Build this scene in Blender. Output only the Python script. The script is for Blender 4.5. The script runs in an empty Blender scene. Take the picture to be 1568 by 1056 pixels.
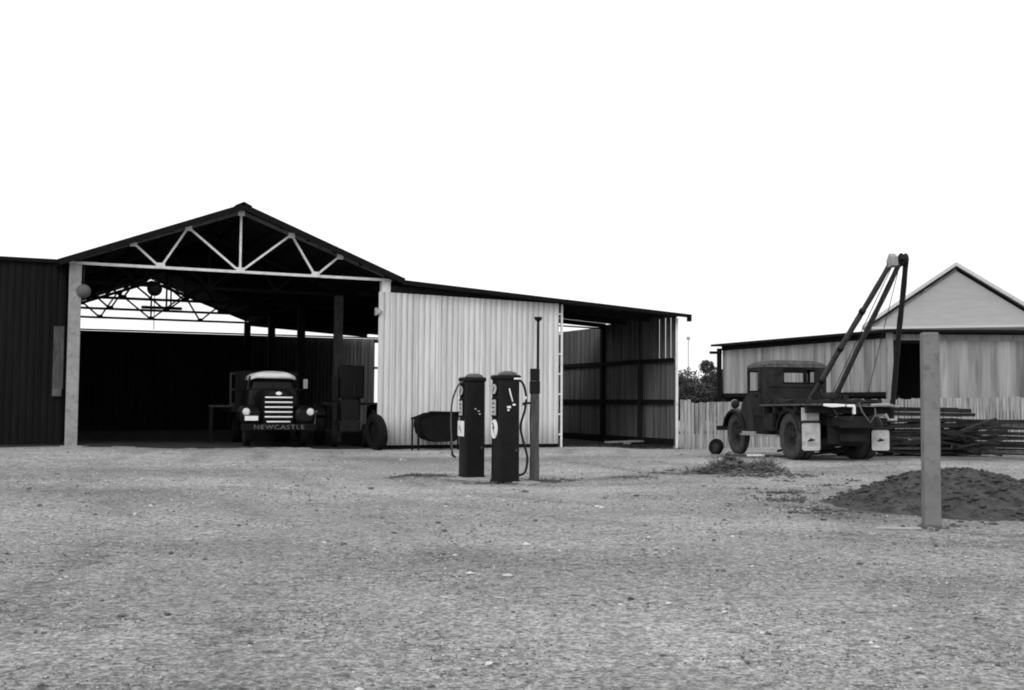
import bpy, math, random
from mathutils import Vector, Matrix, noise
R = math.radians
random.seed(7)
C = bpy.context.scene.collection
sc = bpy.context.scene

# ---------------------------------------------------------------- camera, world, sun
F_PX = 1700.0
cam_d = bpy.data.cameras.new('camera'); cam = bpy.data.objects.new('camera', cam_d); C.objects.link(cam)
cam_d.sensor_width = 36; cam_d.lens = 36*F_PX/1568; cam_d.clip_end = 3000
cam.location = (0, 0, 1.35)
PITCH = math.atan(88/F_PX); ROLL = R(0.45)
cam.matrix_world = Matrix.Translation((0, 0, 1.35)) @ Matrix.Rotation(math.pi/2+PITCH, 4, 'X') @ Matrix.Rotation(ROLL, 4, 'Z')
sc.camera = cam
w = bpy.data.worlds.new('World'); sc.world = w; w.use_nodes = True
nt = w.node_tree; nt.nodes.clear()
SUN_EL, SUN_ROT = R(38), R(205)
sky = nt.nodes.new('ShaderNodeTexSky'); sky.sky_type = 'NISHITA'; sky.sun_disc = False
sky.sun_elevation = SUN_EL; sky.sun_rotation = SUN_ROT; sky.dust_density = 6; sky.air_density = 1.5
bw = nt.nodes.new('ShaderNodeRGBToBW')
mx = nt.nodes.new('ShaderNodeMath'); mx.operation = 'MULTIPLY_ADD'; mx.inputs[1].default_value = 0.35; mx.inputs[2].default_value = 9.5
bg = nt.nodes.new('ShaderNodeBackground'); bg.inputs['Strength'].default_value = 0.1
wo = nt.nodes.new('ShaderNodeOutputWorld')
nt.links.new(sky.outputs[0], bw.inputs[0]); nt.links.new(bw.outputs[0], mx.inputs[0])
nt.links.new(mx.outputs[0], bg.inputs[0]); nt.links.new(bg.outputs[0], wo.inputs[0])
sun_d = bpy.data.lights.new('sun', 'SUN'); sun = bpy.data.objects.new('sun', sun_d); C.objects.link(sun)
sun_d.energy = 0.9; sun_d.angle = R(22); sun_d.color = (1, 1, 1)
to_sun = Vector((math.sin(SUN_ROT)*math.cos(SUN_EL), math.cos(SUN_ROT)*math.cos(SUN_EL), math.sin(SUN_EL)))
sun.rotation_euler = to_sun.to_track_quat('Z', 'Y').to_euler()
vs = sc.view_settings; vs.view_transform = 'Standard'; vs.look = 'None'; vs.gamma = 1; vs.use_curve_mapping = False
vs.exposure = 0.1
sc.cycles.filter_width = 1.9

# ---------------------------------------------------------------- materials (all neutral greys: a black and white place)
def mat(name, base, var=0.25, scale=4.0, rough=0.8, bump=0.0, stretch=(1, 1, 1), metal=0.0, spots=0.0, spec=0.12, spotscale=9, sheets=0.0, splash=0.0):
    m = bpy.data.materials.new(name); m.use_nodes = True
    n = m.node_tree.nodes; l = m.node_tree.links; n.clear()
    out = n.new('ShaderNodeOutputMaterial'); b = n.new('ShaderNodeBsdfPrincipled'); l.new(b.outputs[0], out.inputs[0])
    b.inputs['Roughness'].default_value = rough; b.inputs['Metallic'].default_value = metal
    b.inputs['Specular IOR Level'].default_value = spec
    tc = n.new('ShaderNodeTexCoord'); mp = n.new('ShaderNodeMapping'); l.new(tc.outputs['Object'], mp.inputs[0])
    mp.inputs['Scale'].default_value = stretch
    t = n.new('ShaderNodeTexNoise'); t.inputs['Scale'].default_value = scale; t.inputs['Detail'].default_value = 8
    t.inputs['Roughness'].default_value = 0.62
    l.new(mp.outputs[0], t.inputs['Vector'])
    r = n.new('ShaderNodeMapRange'); r.inputs[1].default_value = 0.3; r.inputs[2].default_value = 0.7
    r.inputs[3].default_value = base*(1-var); r.inputs[4].default_value = base*(1+var)
    l.new(t.outputs[0], r.inputs[0]); col = r.outputs[0]
    if spots > 0:
        s = n.new('ShaderNodeTexNoise'); s.inputs['Scale'].default_value = spotscale; s.inputs['Detail'].default_value = 5
        l.new(mp.outputs[0], s.inputs['Vector'])
        q = n.new('ShaderNodeMapRange'); q.inputs[1].default_value = 0.56; q.inputs[2].default_value = 0.68
        q.inputs[3].default_value = 1; q.inputs[4].default_value = 1-spots
        l.new(s.outputs[0], q.inputs[0])
        mu = n.new('ShaderNodeMath'); mu.operation = 'MULTIPLY'; l.new(col, mu.inputs[0]); l.new(q.outputs[0], mu.inputs[1]); col = mu.outputs[0]
    if sheets > 0:      # each sheet of iron has weathered a little differently
        sx = n.new('ShaderNodeSeparateXYZ'); l.new(tc.outputs['Object'], sx.inputs[0])
        dv = n.new('ShaderNodeMath'); dv.operation = 'DIVIDE'; dv.inputs[1].default_value = 0.712; l.new(sx.outputs[0], dv.inputs[0])
        fl = n.new('ShaderNodeMath'); fl.operation = 'FLOOR'; l.new(dv.outputs[0], fl.inputs[0])
        wn = n.new('ShaderNodeTexWhiteNoise'); wn.noise_dimensions = '1D'; l.new(fl.outputs[0], wn.inputs['W'])
        q = n.new('ShaderNodeMapRange'); q.inputs[3].default_value = 1-sheets; q.inputs[4].default_value = 1+sheets; l.new(wn.outputs[0], q.inputs[0])
        mu = n.new('ShaderNodeMath'); mu.operation = 'MULTIPLY'; l.new(col, mu.inputs[0]); l.new(q.outputs[0], mu.inputs[1]); col = mu.outputs[0]
        fr = n.new('ShaderNodeMath'); fr.operation = 'FRACT'; l.new(dv.outputs[0], fr.inputs[0])
        lt = n.new('ShaderNodeMapRange'); lt.inputs[1].default_value = 0.0; lt.inputs[2].default_value = 0.035; lt.inputs[3].default_value = 0.5; lt.inputs[4].default_value = 1; l.new(fr.outputs[0], lt.inputs[0])
        mu = n.new('ShaderNodeMath'); mu.operation = 'MULTIPLY'; l.new(col, mu.inputs[0]); l.new(lt.outputs[0], mu.inputs[1]); col = mu.outputs[0]
        if splash > 0:  # mud splashed up from the yard
            ad = n.new('ShaderNodeMath'); ad.operation = 'MULTIPLY_ADD'; l.new(t.outputs[0], ad.inputs[0]); ad.inputs[1].default_value = -1.1; l.new(sx.outputs[2], ad.inputs[2])
            sp = n.new('ShaderNodeMapRange'); sp.inputs[1].default_value = -.35; sp.inputs[2].default_value = .25; sp.inputs[3].default_value = 1-splash; sp.inputs[4].default_value = 1; l.new(ad.outputs[0], sp.inputs[0])
            mu = n.new('ShaderNodeMath'); mu.operation = 'MULTIPLY'; l.new(col, mu.inputs[0]); l.new(sp.outputs[0], mu.inputs[1]); col = mu.outputs[0]
    l.new(col, b.inputs['Base Color'])
    if bump > 0:
        bp = n.new('ShaderNodeBump'); bp.inputs['Strength'].default_value = 0.6; bp.inputs['Distance'].default_value = bump
        t2 = n.new('ShaderNodeTexNoise'); t2.inputs['Scale'].default_value = scale*3; t2.inputs['Detail'].default_value = 6
        l.new(mp.outputs[0], t2.inputs['Vector']); l.new(t2.outputs[0], bp.inputs['Height']); l.new(bp.outputs[0], b.inputs['Normal'])
    return m

def ground_mat():
    m = bpy.data.materials.new('yard_dirt'); m.use_nodes = True
    n = m.node_tree.nodes; l = m.node_tree.links; n.clear()
    out = n.new('ShaderNodeOutputMaterial'); b = n.new('ShaderNodeBsdfPrincipled'); l.new(b.outputs[0], out.inputs[0])
    b.inputs['Roughness'].default_value = 0.95; b.inputs['Specular IOR Level'].default_value = 0.15
    tc = n.new('ShaderNodeTexCoord')
    def nz(scale, det=6, rough=0.6, st=(1, 1, 1), dist=0.0):
        mp = n.new('ShaderNodeMapping'); mp.inputs['Scale'].default_value = st; l.new(tc.outputs['Object'], mp.inputs[0])
        t = n.new('ShaderNodeTexNoise'); t.inputs['Scale'].default_value = scale; t.inputs['Detail'].default_value = det
        t.inputs['Roughness'].default_value = rough; t.inputs['Distortion'].default_value = dist; l.new(mp.outputs[0], t.inputs['Vector'])
        return t.outputs[0]
    def mr(v, a, c, x, y):
        r = n.new('ShaderNodeMapRange'); r.inputs[1].default_value = a; r.inputs[2].default_value = c
        r.inputs[3].default_value = x; r.inputs[4].default_value = y; l.new(v, r.inputs[0]); return r.outputs[0]
    def mul(a, c):
        u = n.new('ShaderNodeMath'); u.operation = 'MULTIPLY'; l.new(a, u.inputs[0]); l.new(c, u.inputs[1]); return u.outputs[0]
    big = mr(nz(0.22, 4, 0.55, (0.6, 1, 1)), 0.35, 0.65, 0.70, 1.18)
    mid = mr(nz(2.4, 7, 0.7), 0.3, 0.7, 0.84, 1.16)
    fin = mr(nz(9, 9, 0.78), 0.32, 0.68, 0.48, 1.52)
    grit = mul(mr(nz(60, 3, 0.7), 0.3, 0.7, 0.60, 1.40), mr(nz(26, 2, 0.6), 0.36, 0.64, 0.62, 1.38))
    dark = mr(nz(8, 4, 0.6), 0.57, 0.68, 1.0, 0.45)
    pale = mr(nz(3.1, 5, 0.6, (0.5, 1.3, 1)), 0.62, 0.74, 1.0, 1.3)
    at = n.new('ShaderNodeAttribute'); at.attribute_name = 'damp_shade'       # moist or weedy soil, and shade painted under the crane truck
    damp_shade = mr(at.outputs['Fac'], 0, 1, 1.0, 0.42)
    v = n.new('ShaderNodeValue'); v.outputs[0].default_value = 0.365
    col = v.outputs[0]
    for q in (big, mid, fin, grit, dark, pale, damp_shade): col = mul(col, q)
    l.new(col, b.inputs['Base Color'])
    ad = n.new('ShaderNodeMath'); ad.operation = 'ADD'
    l.new(nz(9, 8, 0.7), ad.inputs[0]); l.new(mr(nz(45, 4, 0.7), 0, 1, 0, 0.35), ad.inputs[1])
    bp = n.new('ShaderNodeBump'); bp.inputs['Strength'].default_value = 0.9; bp.inputs['Distance'].default_value = 0.07
    l.new(ad.outputs[0], bp.inputs['Height']); l.new(bp.outputs[0], b.inputs['Normal'])
    return m

M = dict(
    ground=ground_mat(),
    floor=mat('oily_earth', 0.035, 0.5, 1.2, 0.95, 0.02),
    concrete=mat('pale_concrete', 0.27, 0.22, 3, 0.85, 0.006, spots=0.25),
    whitepost=mat('white_painted_concrete', 0.74, 0.1, 3, 0.8, spots=0.15),
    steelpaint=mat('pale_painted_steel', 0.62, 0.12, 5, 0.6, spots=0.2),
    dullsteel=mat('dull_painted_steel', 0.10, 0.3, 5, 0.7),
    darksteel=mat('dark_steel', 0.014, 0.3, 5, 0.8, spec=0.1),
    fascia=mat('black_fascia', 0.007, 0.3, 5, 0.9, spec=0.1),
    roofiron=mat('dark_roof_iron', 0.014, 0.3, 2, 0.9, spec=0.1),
    newiron=mat('bright_corrugated_iron', 0.56, 0.16, 1.4, 0.6, stretch=(5, 5, 0.35), spots=0.15, spotscale=1.5, sheets=0.07, splash=0.4),
    oldiron=mat('weathered_corrugated_iron', 0.25, 0.55, 1.1, 0.85, stretch=(2.6, 2.6, 0.14), spots=0.45, spotscale=1.6, spec=0.1),
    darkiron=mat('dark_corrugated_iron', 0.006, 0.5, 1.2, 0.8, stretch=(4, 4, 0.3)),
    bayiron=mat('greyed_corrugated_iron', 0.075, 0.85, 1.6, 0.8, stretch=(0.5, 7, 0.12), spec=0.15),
    backiron=mat('near_black_corrugated_iron', 0.022, 0.5, 1.2, 0.9, stretch=(4, 4, 0.3)),  # near-black iron for inner and rear walls of the sheds
    darkwood=mat('dark_timber', 0.014, 0.4, 3, 0.85, stretch=(1, 1, 0.3)),
    greywood=mat('grey_timber', 0.24, 0.35, 3, 0.9, 0.006, stretch=(3, 3, 0.4)),
    postwood=mat('dark_weathered_post', 0.07, 0.4, 4, 0.9, 0.006, stretch=(3, 3, .5), spots=.4),
    yardpost=mat('grey_post_concrete', 0.165, 0.2, 3, 0.9, 0.006, spots=0.25),
    litiron=mat('lit_corrugated_iron', 0.12, 0.5, 1.4, 0.8, stretch=(6, 6, 0.2)),
    palewood=mat('pale_timber', 0.4, 0.25, 3, 0.9),
    fence=mat('fence_palings', 0.27, 0.6, 2.2, 0.9, stretch=(5, 5, 0.35), spots=0.4, spotscale=2),
    pump=mat('dark_pump_enamel', 0.009, 0.35, 4, 0.45, spec=0.12),
    pumptop=mat('grey_pump_dome', 0.09, 0.25, 4, 0.5),
    dial=mat('pump_dial_face', 0.42, 0.15, 6, 0.35),
    white=mat('white_enamel', 0.75, 0.06, 6, 0.4),
    hose=mat('black_rubber_hose', 0.016, 0.3, 8, 0.6),
    greyhose=mat('grey_rubber_hose', 0.07, 0.3, 8, 0.6),
    chrome=mat('chrome', 0.85, 0.05, 6, 0.22, metal=1.0),
    chromebar=mat('plated_bars', 0.85, 0.05, 6, 0.35, metal=0.3),
    truckpaint=mat('black_truck_paint', 0.007, 0.3, 3, 0.45, spec=0.12),
    glass=mat('dark_glass', 0.006, 0.1, 3, 0.2, spec=0.15),
    lens=mat('headlamp_lens', 0.6, 0.05, 10, 0.15, spec=0.8),
    tyre=mat('dusty_tyre', 0.05, 0.4, 8, 0.9, 0.004),
    blacktyre=mat('black_tyre', 0.008, 0.3, 8, 0.9, spec=0.1),
    rim=mat('wheel_rim', 0.022, 0.4, 6, 0.8, spec=0.15),
    oldpaint=mat('dusty_faded_paint', 0.019, 0.6, 2.5, 0.75, spots=0.35),
    oldpaint2=mat('dusty_bonnet_paint', 0.024, 0.4, 3, 0.7),
    dustytop=mat('dusty_cab_top', 0.11, 0.3, 4, 0.9),
    flap=mat('pale_mudflap', 0.42, 0.3, 4, 0.85, spots=0.45, spotscale=4),
    soil=mat('dark_heaped_soil', 0.06, 0.55, 5, 0.98, 0.12, spots=0.5),
    weed=mat('dry_weed', 0.085, 0.4, 6, 0.9),
    leaf=mat('dark_leaves', 0.05, 0.5, 1.5, 0.75),
    trunk=mat('bark', 0.055, 0.4, 5, 0.9),
    darkstone=mat('dark_stone', 0.11, 0.5, 7, 0.95),
    palestone=mat('pale_stone', 0.5, 0.3, 7, 0.95),
    farwall=mat('far_house_boards', 0.34, 0.08, 1, 0.9, stretch=(1, 1, 6)),
    farroof=mat('far_house_roof', 0.48, 0.08, 1, 0.8),
    mark=mat('black_lettering', 0.01, 0.1, 5, 0.6),
    letter=mat('white_lettering', 0.13, 0.7, 9, 0.8),
)

# ---------------------------------------------------------------- mesh helpers
class MB:
    def __init__(s): s.v = []; s.f = []; s.mi = []; s.cur = 0
    def add(s, vs_, fs):
        o = len(s.v); s.v += [tuple(p) for p in vs_]; s.f += [tuple(i+o for i in f) for f in fs]; s.mi += [s.cur]*len(fs)
        return s
    def box(s, c, d, rz=0.0, rx=0.0, ry=0.0):
        m = Matrix.Translation(c) @ Matrix.Rotation(rz, 4, 'Z') @ Matrix.Rotation(ry, 4, 'Y') @ Matrix.Rotation(rx, 4, 'X')
        vs_ = [m @ Vector((x*d[0]/2, y*d[1]/2, z*d[2]/2)) for x in (-1, 1) for y in (-1, 1) for z in (-1, 1)]
        return s.add(vs_, [(0, 1, 3, 2), (4, 6, 7, 5), (0, 4, 5, 1), (2, 3, 7, 6), (0, 2, 6, 4), (1, 5, 7, 3)])
    def span(s, x0, x1, y0, y1, z0, z1):
        return s.box(((x0+x1)/2, (y0+y1)/2, (z0+z1)/2), (x1-x0, y1-y0, z1-z0))
    def bar(s, a, b, w_=0.06, h=None, up=(0, 0, 1)):
        a = Vector(a); b = Vector(b); h = h or w_; d = (b-a).normalized(); u = Vector(up)
        if abs(d.dot(u)) > 0.98: u = Vector((0, 1, 0))
        x = d.cross(u).normalized(); y = x.cross(d).normalized()
        vs_ = [p + x*sx*w_/2 + y*sy*h/2 for p in (a, b) for sx, sy in ((-1, -1), (1, -1), (1, 1), (-1, 1))]
        return s.add(vs_, [(3, 2, 1, 0), (4, 5, 6, 7), (0, 1, 5, 4), (1, 2, 6, 5), (2, 3, 7, 6), (3, 0, 4, 7)])
    def tube(s, pts, r, n=10, cap=True):
        pts = [Vector(p) for p in pts]; rings = []
        rr = r if isinstance(r, (list, tuple)) else [r]*len(pts)
        prev = None
        for i, p in enumerate(pts):
            d = (pts[min(i+1, len(pts)-1)] - pts[max(i-1, 0)]).normalized()
            if prev is None:
                u = Vector((0, 0, 1)) if abs(d.z) < 0.9 else Vector((1, 0, 0)); x = d.cross(u).normalized()
            else: x = (prev - d*prev.dot(d)).normalized()
            prev = x; y = d.cross(x)
            rings.append([p + (x*math.cos(2*math.pi*k/n) + y*math.sin(2*math.pi*k/n))*rr[i] for k in range(n)])
        return s.loft(rings, cap)
    def loft(s, rings, cap=True):
        n = len(rings[0]); vs_ = [p for r in rings for p in r]; fs = []
        for i in range(len(rings)-1):
            for k in range(n):
                fs.append((i*n+k, i*n+(k+1) % n, (i+1)*n+(k+1) % n, (i+1)*n+k))
        if cap:
            fs.append(tuple(reversed(range(n)))); fs.append(tuple((len(rings)-1)*n+k for k in range(n)))
        return s.add(vs_, fs)
    def lathe(s, prof, c=(0, 0, 0), axis='Z', n=24):
        # prof: list of (radius, along)
        rings = []
        for r, h in prof:
            ring = []
            for k in range(n):
                a = 2*math.pi*k/n; x, y = math.cos(a)*r, math.sin(a)*r
                p = {'Z': (x, y, h), 'X': (h, x, y), 'Y': (y, h, x)}[axis]
                ring.append((p[0]+c[0], p[1]+c[1], p[2]+c[2]))
            rings.append(ring)
        return s.loft(rings)
    def prism(s, poly, a, b, axis='Y'):
        # polygon in XZ (axis Y) / YZ (axis X) extruded between a and b
        n = len(poly)
        f = (lambda p, t: (p[0], t, p[1])) if axis == 'Y' else ((lambda p, t: (t, p[0], p[1])) if axis == 'X' else (lambda p, t: (p[0], p[1], t)))
        return s.add([f(p, a) for p in poly] + [f(p, b) for p in poly],
                     [tuple(reversed(range(n))), tuple(range(n, 2*n))] + [(i, (i+1) % n, n+(i+1) % n, n+i) for i in range(n)])
    def build(s, name, m, parent=None, smooth=False, bevel=0.0, loc=None, seg=2):
        me = bpy.data.meshes.new(name); me.from_pydata(s.v, [], s.f)
        ms = m if isinstance(m, (list, tuple)) else [m]
        for q in ms: me.materials.append(M[q])
        if len(ms) > 1:
            for p, i in zip(me.polygons, s.mi): p.material_index = i
        import bmesh
        bm = bmesh.new(); bm.from_mesh(me); bmesh.ops.recalc_face_normals(bm, faces=bm.faces); bm.to_mesh(me); bm.free()
        o = bpy.data.objects.new(name, me); C.objects.link(o)
        if parent: o.parent = parent
        if loc: o.location = loc
        if smooth:
            for p in me.polygons: p.use_smooth = True
            try: me.set_sharp_from_angle(angle=R(38))
            except Exception: pass
        if bevel:
            bv = o.modifiers.new('bevel', 'BEVEL'); bv.width = bevel; bv.segments = seg; bv.limit_method = 'ANGLE'; bv.angle_limit = R(40)
        return o

def corr(mb, a, b, z0, z1, period=0.178, amp=0.022, th=0.006, nrm=None, tops=None, z0b=None, jit=0.0, pw=.6):
    """ribbed iron sheet standing along a->b (2D points); z1 top at a, tops top at b"""
    a = Vector((a[0], a[1], 0)); b = Vector((b[0], b[1], 0)); L = (b-a).length; d = (b-a)/L
    nr = Vector((d.y, -d.x, 0)) if nrm is None else Vector(nrm)
    tops = z1 if tops is None else tops; z0b = z0 if z0b is None else z0b
    per = max(2, round(L/period)); k = 8; N = per*k
    prof = []
    for i in range(N+1):
        t = i/N; ph = (i % k)/k
        o = (abs(math.sin(ph*math.pi))**pw)*amp
        prof.append((t, o))
    vs_ = []; off = [random.uniform(-jit, jit) for _ in range(per+2)]
    for t, o in prof:
        p = a + d*(t*L) + nr*(o + 0.0)
        zb = z0 + (z0b-z0)*t; zt = z1 + (tops-z1)*t + off[int(t*per/4)]
        vs_ += [p + Vector((0, 0, zb)), p + Vector((0, 0, zt)), p - nr*th + Vector((0, 0, zb)), p - nr*th + Vector((0, 0, zt))]
    fs = []
    for i in range(N):
        q = i*4; r = q+4
        fs += [(q, r, r+1, q+1), (q+2, q+3, r+3, r+2), (q+1, r+1, r+3, q+3), (q, q+2, r+2, r)]
    fs += [(0, 1, 3, 2), (N*4, N*4+2, N*4+3, N*4+1)]
    mb.add(vs_, fs); return mb

def rrect(w_, h, r, cx=0, cy=0, n=5):
    pts = []
    for sx, sy, a0 in ((1, 1, 0), (-1, 1, 90), (-1, -1, 180), (1, -1, 270)):
        for k in range(n):
            a = R(a0 + 90*k/(n-1)); pts.append((cx+sx*(w_/2-r)+math.cos(a)*r, cy+sy*(h/2-r)+math.sin(a)*r))
    return pts

def thing(name, label, cat, loc=(0, 0, 0), rz=0.0, group=None):
    o = bpy.data.objects.new(name, None); C.objects.link(o); o.location = loc; o.rotation_euler = (0, 0, rz)
    o.empty_display_size = 0.3
    return tag(o, label, cat, group)
def tag(o, label, cat, group=None):
    o['label'] = label; o['category'] = cat
    if group: o['group'] = group
    return o
def struct(o, kind='structure', label=None):
    o['kind'] = kind
    if label: o['label'] = label
    return o

# ---------------------------------------------------------------- terrain
A = Vector((-11.27, 28.5)); UX = Vector((0.909, 0.417)).normalized(); NX = Vector((-UX.y, UX.x)); RZ = math.atan2(UX.y, UX.x)
W = 8.385; UM = 14.02; UE = 18.29
def SW(u, s): p = A + UX*u + NX*s; return p.x, p.y
ctrl = [(0, 3, 0), (-6, 8, 0), (6, 8, 0), (0, 12, 0), (-8, 18, .02), (-.5, 19, 0), (4.7, 12.5, 0), (-16, 27, .12), (*SW(0, 0), .12), (*SW(4, 0), .04),
        (*SW(W, 0), -.02), (*SW(11, 0), -.01), (*SW(UM, 0), -.01), (*SW(UE, 0), -.11), (*SW(5, 8), 0), (*SW(5, 20), 0),
        (7, 26, .08), (6, 29.5, .0), (9, 24, .08), (12, 30, .05), (10, 38, -.05), (20, 40, 0), (0, 60, -.1), (30, 70, -.1), (-30, 60, -.1), (-30, 20, .05), (30, 15, 0)]
def g(x, y):
    sw = sz = 0
    for cx, cy, cz in ctrl:
        d2 = (x-cx)**2 + (y-cy)**2 + 2.0
        q = 1/(d2*d2); sw += q; sz += q*cz
    return sz/sw
def rut(x, y):
    """low tracks and ridges of scraped dirt, and how dark the soil is, with shade painted under the crane truck"""
    h = 0; d = 0
    def seg(x0, y0, x1, y1, wd, hh, dk):
        nonlocal h, d
        vx, vy = x1-x0, y1-y0; t = max(0, min(1, ((x-x0)*vx+(y-y0)*vy)/(vx*vx+vy*vy)))
        dd = math.hypot(x-x0-vx*t, y-y0-vy*t)
        q = math.exp(-(dd/wd)**2)*min(1, 6*t+0.3)*min(1, 6*(1-t)+0.3)
        nn = 0.5+0.8*noise.noise(Vector((x*1.3, y*1.3, 3)))
        h += q*hh*nn; d = max(d, q*dk*(0.6+0.9*nn))
    seg(0.9, 18.6, 5.2, 24.5, 0.42, .05, .55)
    seg(0.2, 18.0, 3.5, 19.5, 0.40, -.02, .42)
    seg(3.5, 19.5, 9.0, 24.5, 0.45, .03, .4)
    seg(-1.9, 20.0, -0.9, 19.6, 0.30, .05, .75)
    seg(3.3, 12.0, 4.6, 11.2, 0.14, -.04, .75)
    seg(4.2, 11.45, 5.6, 11.1, 0.20, -.03, .5)
    seg(-5.5, 21.5, -2.5, 15.5, 0.8, .0, .22)
    seg(-2.5, 15.5, 3.5, 12.5, 0.7, .0, .25)
    seg(-4.9, 17.4, -4.2, 17.2, 0.10, -.02, .7)
    seg(-5.4, 30.2, -3.5, 30.4, 0.20, -.03, .9)
    seg(2.8, 14.5, 5, 15.5, 1.2, 0, .5)
    seg(3.2, 20.5, 6.0, 20.6, 0.5, .03, .5)
    seg(4.9, 28.8, 9.8, 26.8, 2.0, 0, 1.1)  # shade under the crane truck, painted into the ground colour
    seg(9.4, 27.0, 14.5, 28.0, 1.8, 0, .9)  # darkened ground carried on past the truck's tail
    for off in (-.8, .8):      # wheel tracks worn across the yard
        trk = [(-5.8, 30), (-4.6, 24), (-1.9, 17), (2.5, 12.4), (9, 9.5)]
        for (a, b) in zip(trk, trk[1:]): seg(a[0]+off, a[1]+off*.35, b[0]+off, b[1]+off*.35, .24, -.02, .42)
        trk = [(2.6, 34), (2.0, 26), (3.6, 21.5), (8, 18.8), (14, 17)]
        for (a, b) in zip(trk, trk[1:]): seg(a[0]+off, a[1]+off*.4, b[0]+off, b[1]+off*.4, .26, -.02, .45)
        trk = [(-8.5, 29), (-7, 20), (-3.2, 12), (-2, 4)]
        for (a, b) in zip(trk, trk[1:]): seg(a[0]+off, a[1], b[0]+off, b[1], .22, -.015, .35)
    seg(3.2, 13.6, 6.5, 14.6, 1.3, 0, .75)
    seg(-1.2, 19.4, .6, 18.6, .7, .01, .5)
    seg(-11, 17, -3, 24.5, 1.6, 0, .25)  # ground darkened along the left, before the shed
    seg(1.0, 15.8, 6.5, 17.5, .5, .02, .35)
    return h, min(1, d)
def gz(x, y): return g(x, y) + rut(x, y)[0]

def graded(lo, hi, f0, f1, step, grow=1.16):
    xs = []; x = f0
    while x < f1: xs.append(x); x += step
    xs.append(f1); s = step; x = f1
    while x < hi: s *= grow; x += s; xs.append(min(x, hi))
    s = step; x = f0; pre = []
    while x > lo: s *= grow; x -= s; pre.append(max(x, lo))
    return pre[::-1] + xs
xs = graded(-900, 900, -13, 13, 0.16); ys = graded(-60, 1500, 4.0, 31, 0.14)
vv = []; damp_shade_v = []
for y in ys:
    for x in xs:
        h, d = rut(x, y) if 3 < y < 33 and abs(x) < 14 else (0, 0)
        nn = 0
        if y < 45 and abs(x) < 25:
            nn = 0.012*noise.noise(Vector((x*1.1, y*1.1, 0))) + 0.009*noise.noise(Vector((x*3.2, y*3.2, 5)))
        pd = 0.75*max(0, noise.noise(Vector((x*0.2+3, y*0.28, 9)))) + 0.35*max(0, noise.noise(Vector((x*0.9, y*0.9, 4))))
        edge = 0.0*max(0, min(1, (-x/y-0.27)/0.14)) if y > 4 else 0
        vv.append((x, y, g(x, y)+h+nn)); damp_shade_v.append(min(1, max(d, pd, edge)))
nx = len(xs)
ff = [(j*nx+i, j*nx+i+1, (j+1)*nx+i+1, (j+1)*nx+i) for j in range(len(ys)-1) for i in range(nx-1)]
me = bpy.data.meshes.new('ground'); me.from_pydata(vv, [], ff); me.materials.append(M['ground'])
at = me.attributes.new('damp_shade', 'FLOAT', 'POINT')
for i, q in enumerate(damp_shade_v): at.data[i].value = q
for p in me.polygons: p.use_smooth = True
go = bpy.data.objects.new('ground', me); C.objects.link(go); struct(go)

# dark trodden floor of the sheds
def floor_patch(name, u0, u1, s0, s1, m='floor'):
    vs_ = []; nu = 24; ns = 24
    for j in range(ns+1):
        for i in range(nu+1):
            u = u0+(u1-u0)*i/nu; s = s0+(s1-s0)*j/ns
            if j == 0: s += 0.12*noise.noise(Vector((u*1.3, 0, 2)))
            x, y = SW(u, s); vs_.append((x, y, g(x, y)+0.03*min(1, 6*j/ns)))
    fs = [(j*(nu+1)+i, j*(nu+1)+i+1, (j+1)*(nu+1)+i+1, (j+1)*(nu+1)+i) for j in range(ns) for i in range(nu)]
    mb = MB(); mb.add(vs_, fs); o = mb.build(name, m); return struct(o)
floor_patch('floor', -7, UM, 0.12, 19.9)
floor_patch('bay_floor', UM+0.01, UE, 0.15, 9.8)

# ---------------------------------------------------------------- main open truss shed
shed = thing('truss_shed', 'open fronted gabled vehicle shed with white steel trusses and black roof edge', 'shed', (A.x, A.y, 0), RZ)
EZ, RIDGE = 4.86, 6.50       # chord level, underside of ridge
DEPTH = 20.0
def truss(y, m, wd=0.06):
    mc = MB(); mc.bar((-.15, y, EZ), (W+.15, y, EZ), wd*1.1, wd*1.2)
    ch = mc.build('truss_chord', m, shed)
    z_at = lambda u: EZ+0.10 + (RIDGE-EZ-0.10)*(1-abs(u-W/2)/(W/2))
    mw = MB(); B_ = [W*.25, W*.5, W*.75]; T_ = [W/6, W/3, W/2, 2*W/3, 5*W/6]
    for b_, t_ in ((0, 0), (0, 1), (1, 1), (1, 2), (1, 3), (2, 3), (2, 4)):
        mw.bar((B_[b_], y+0.004, EZ), (T_[t_], y+0.004, z_at(T_[t_])), wd*.9)
    mw.build('truss_web', m, ch)
    mt = MB()
    for sx in (0, W): mt.bar((sx, y, z_at(sx)), (W/2, y, z_at(W/2)), wd*1.1, wd*1.6)
    mt.build('truss_rafter', 'dullsteel' if y < 1 else m, ch)
    for b_ in B_:
        mg = MB(); mg.prism([(b_-.14, EZ-.03), (b_+.14, EZ-.03), (b_+.10, EZ+.12), (b_-.10, EZ+.12)], y-.05, y-.038); mg.build('gusset_plate', m, ch)
    for t_ in T_:
        mg = MB(); mg.prism([(t_-.09, z_at(t_)-.10), (t_+.09, z_at(t_)-.10), (t_+.09, z_at(t_)+.04), (t_-.09, z_at(t_)+.04)], y-.05, y-.038); mg.build('gusset_plate', m, ch)
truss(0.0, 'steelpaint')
for s_ in (5, 10, 15, 20): truss(s_, 'darksteel', 0.075)  # pale front and dark inner trusses: light and shade put into the steel colour
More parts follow.
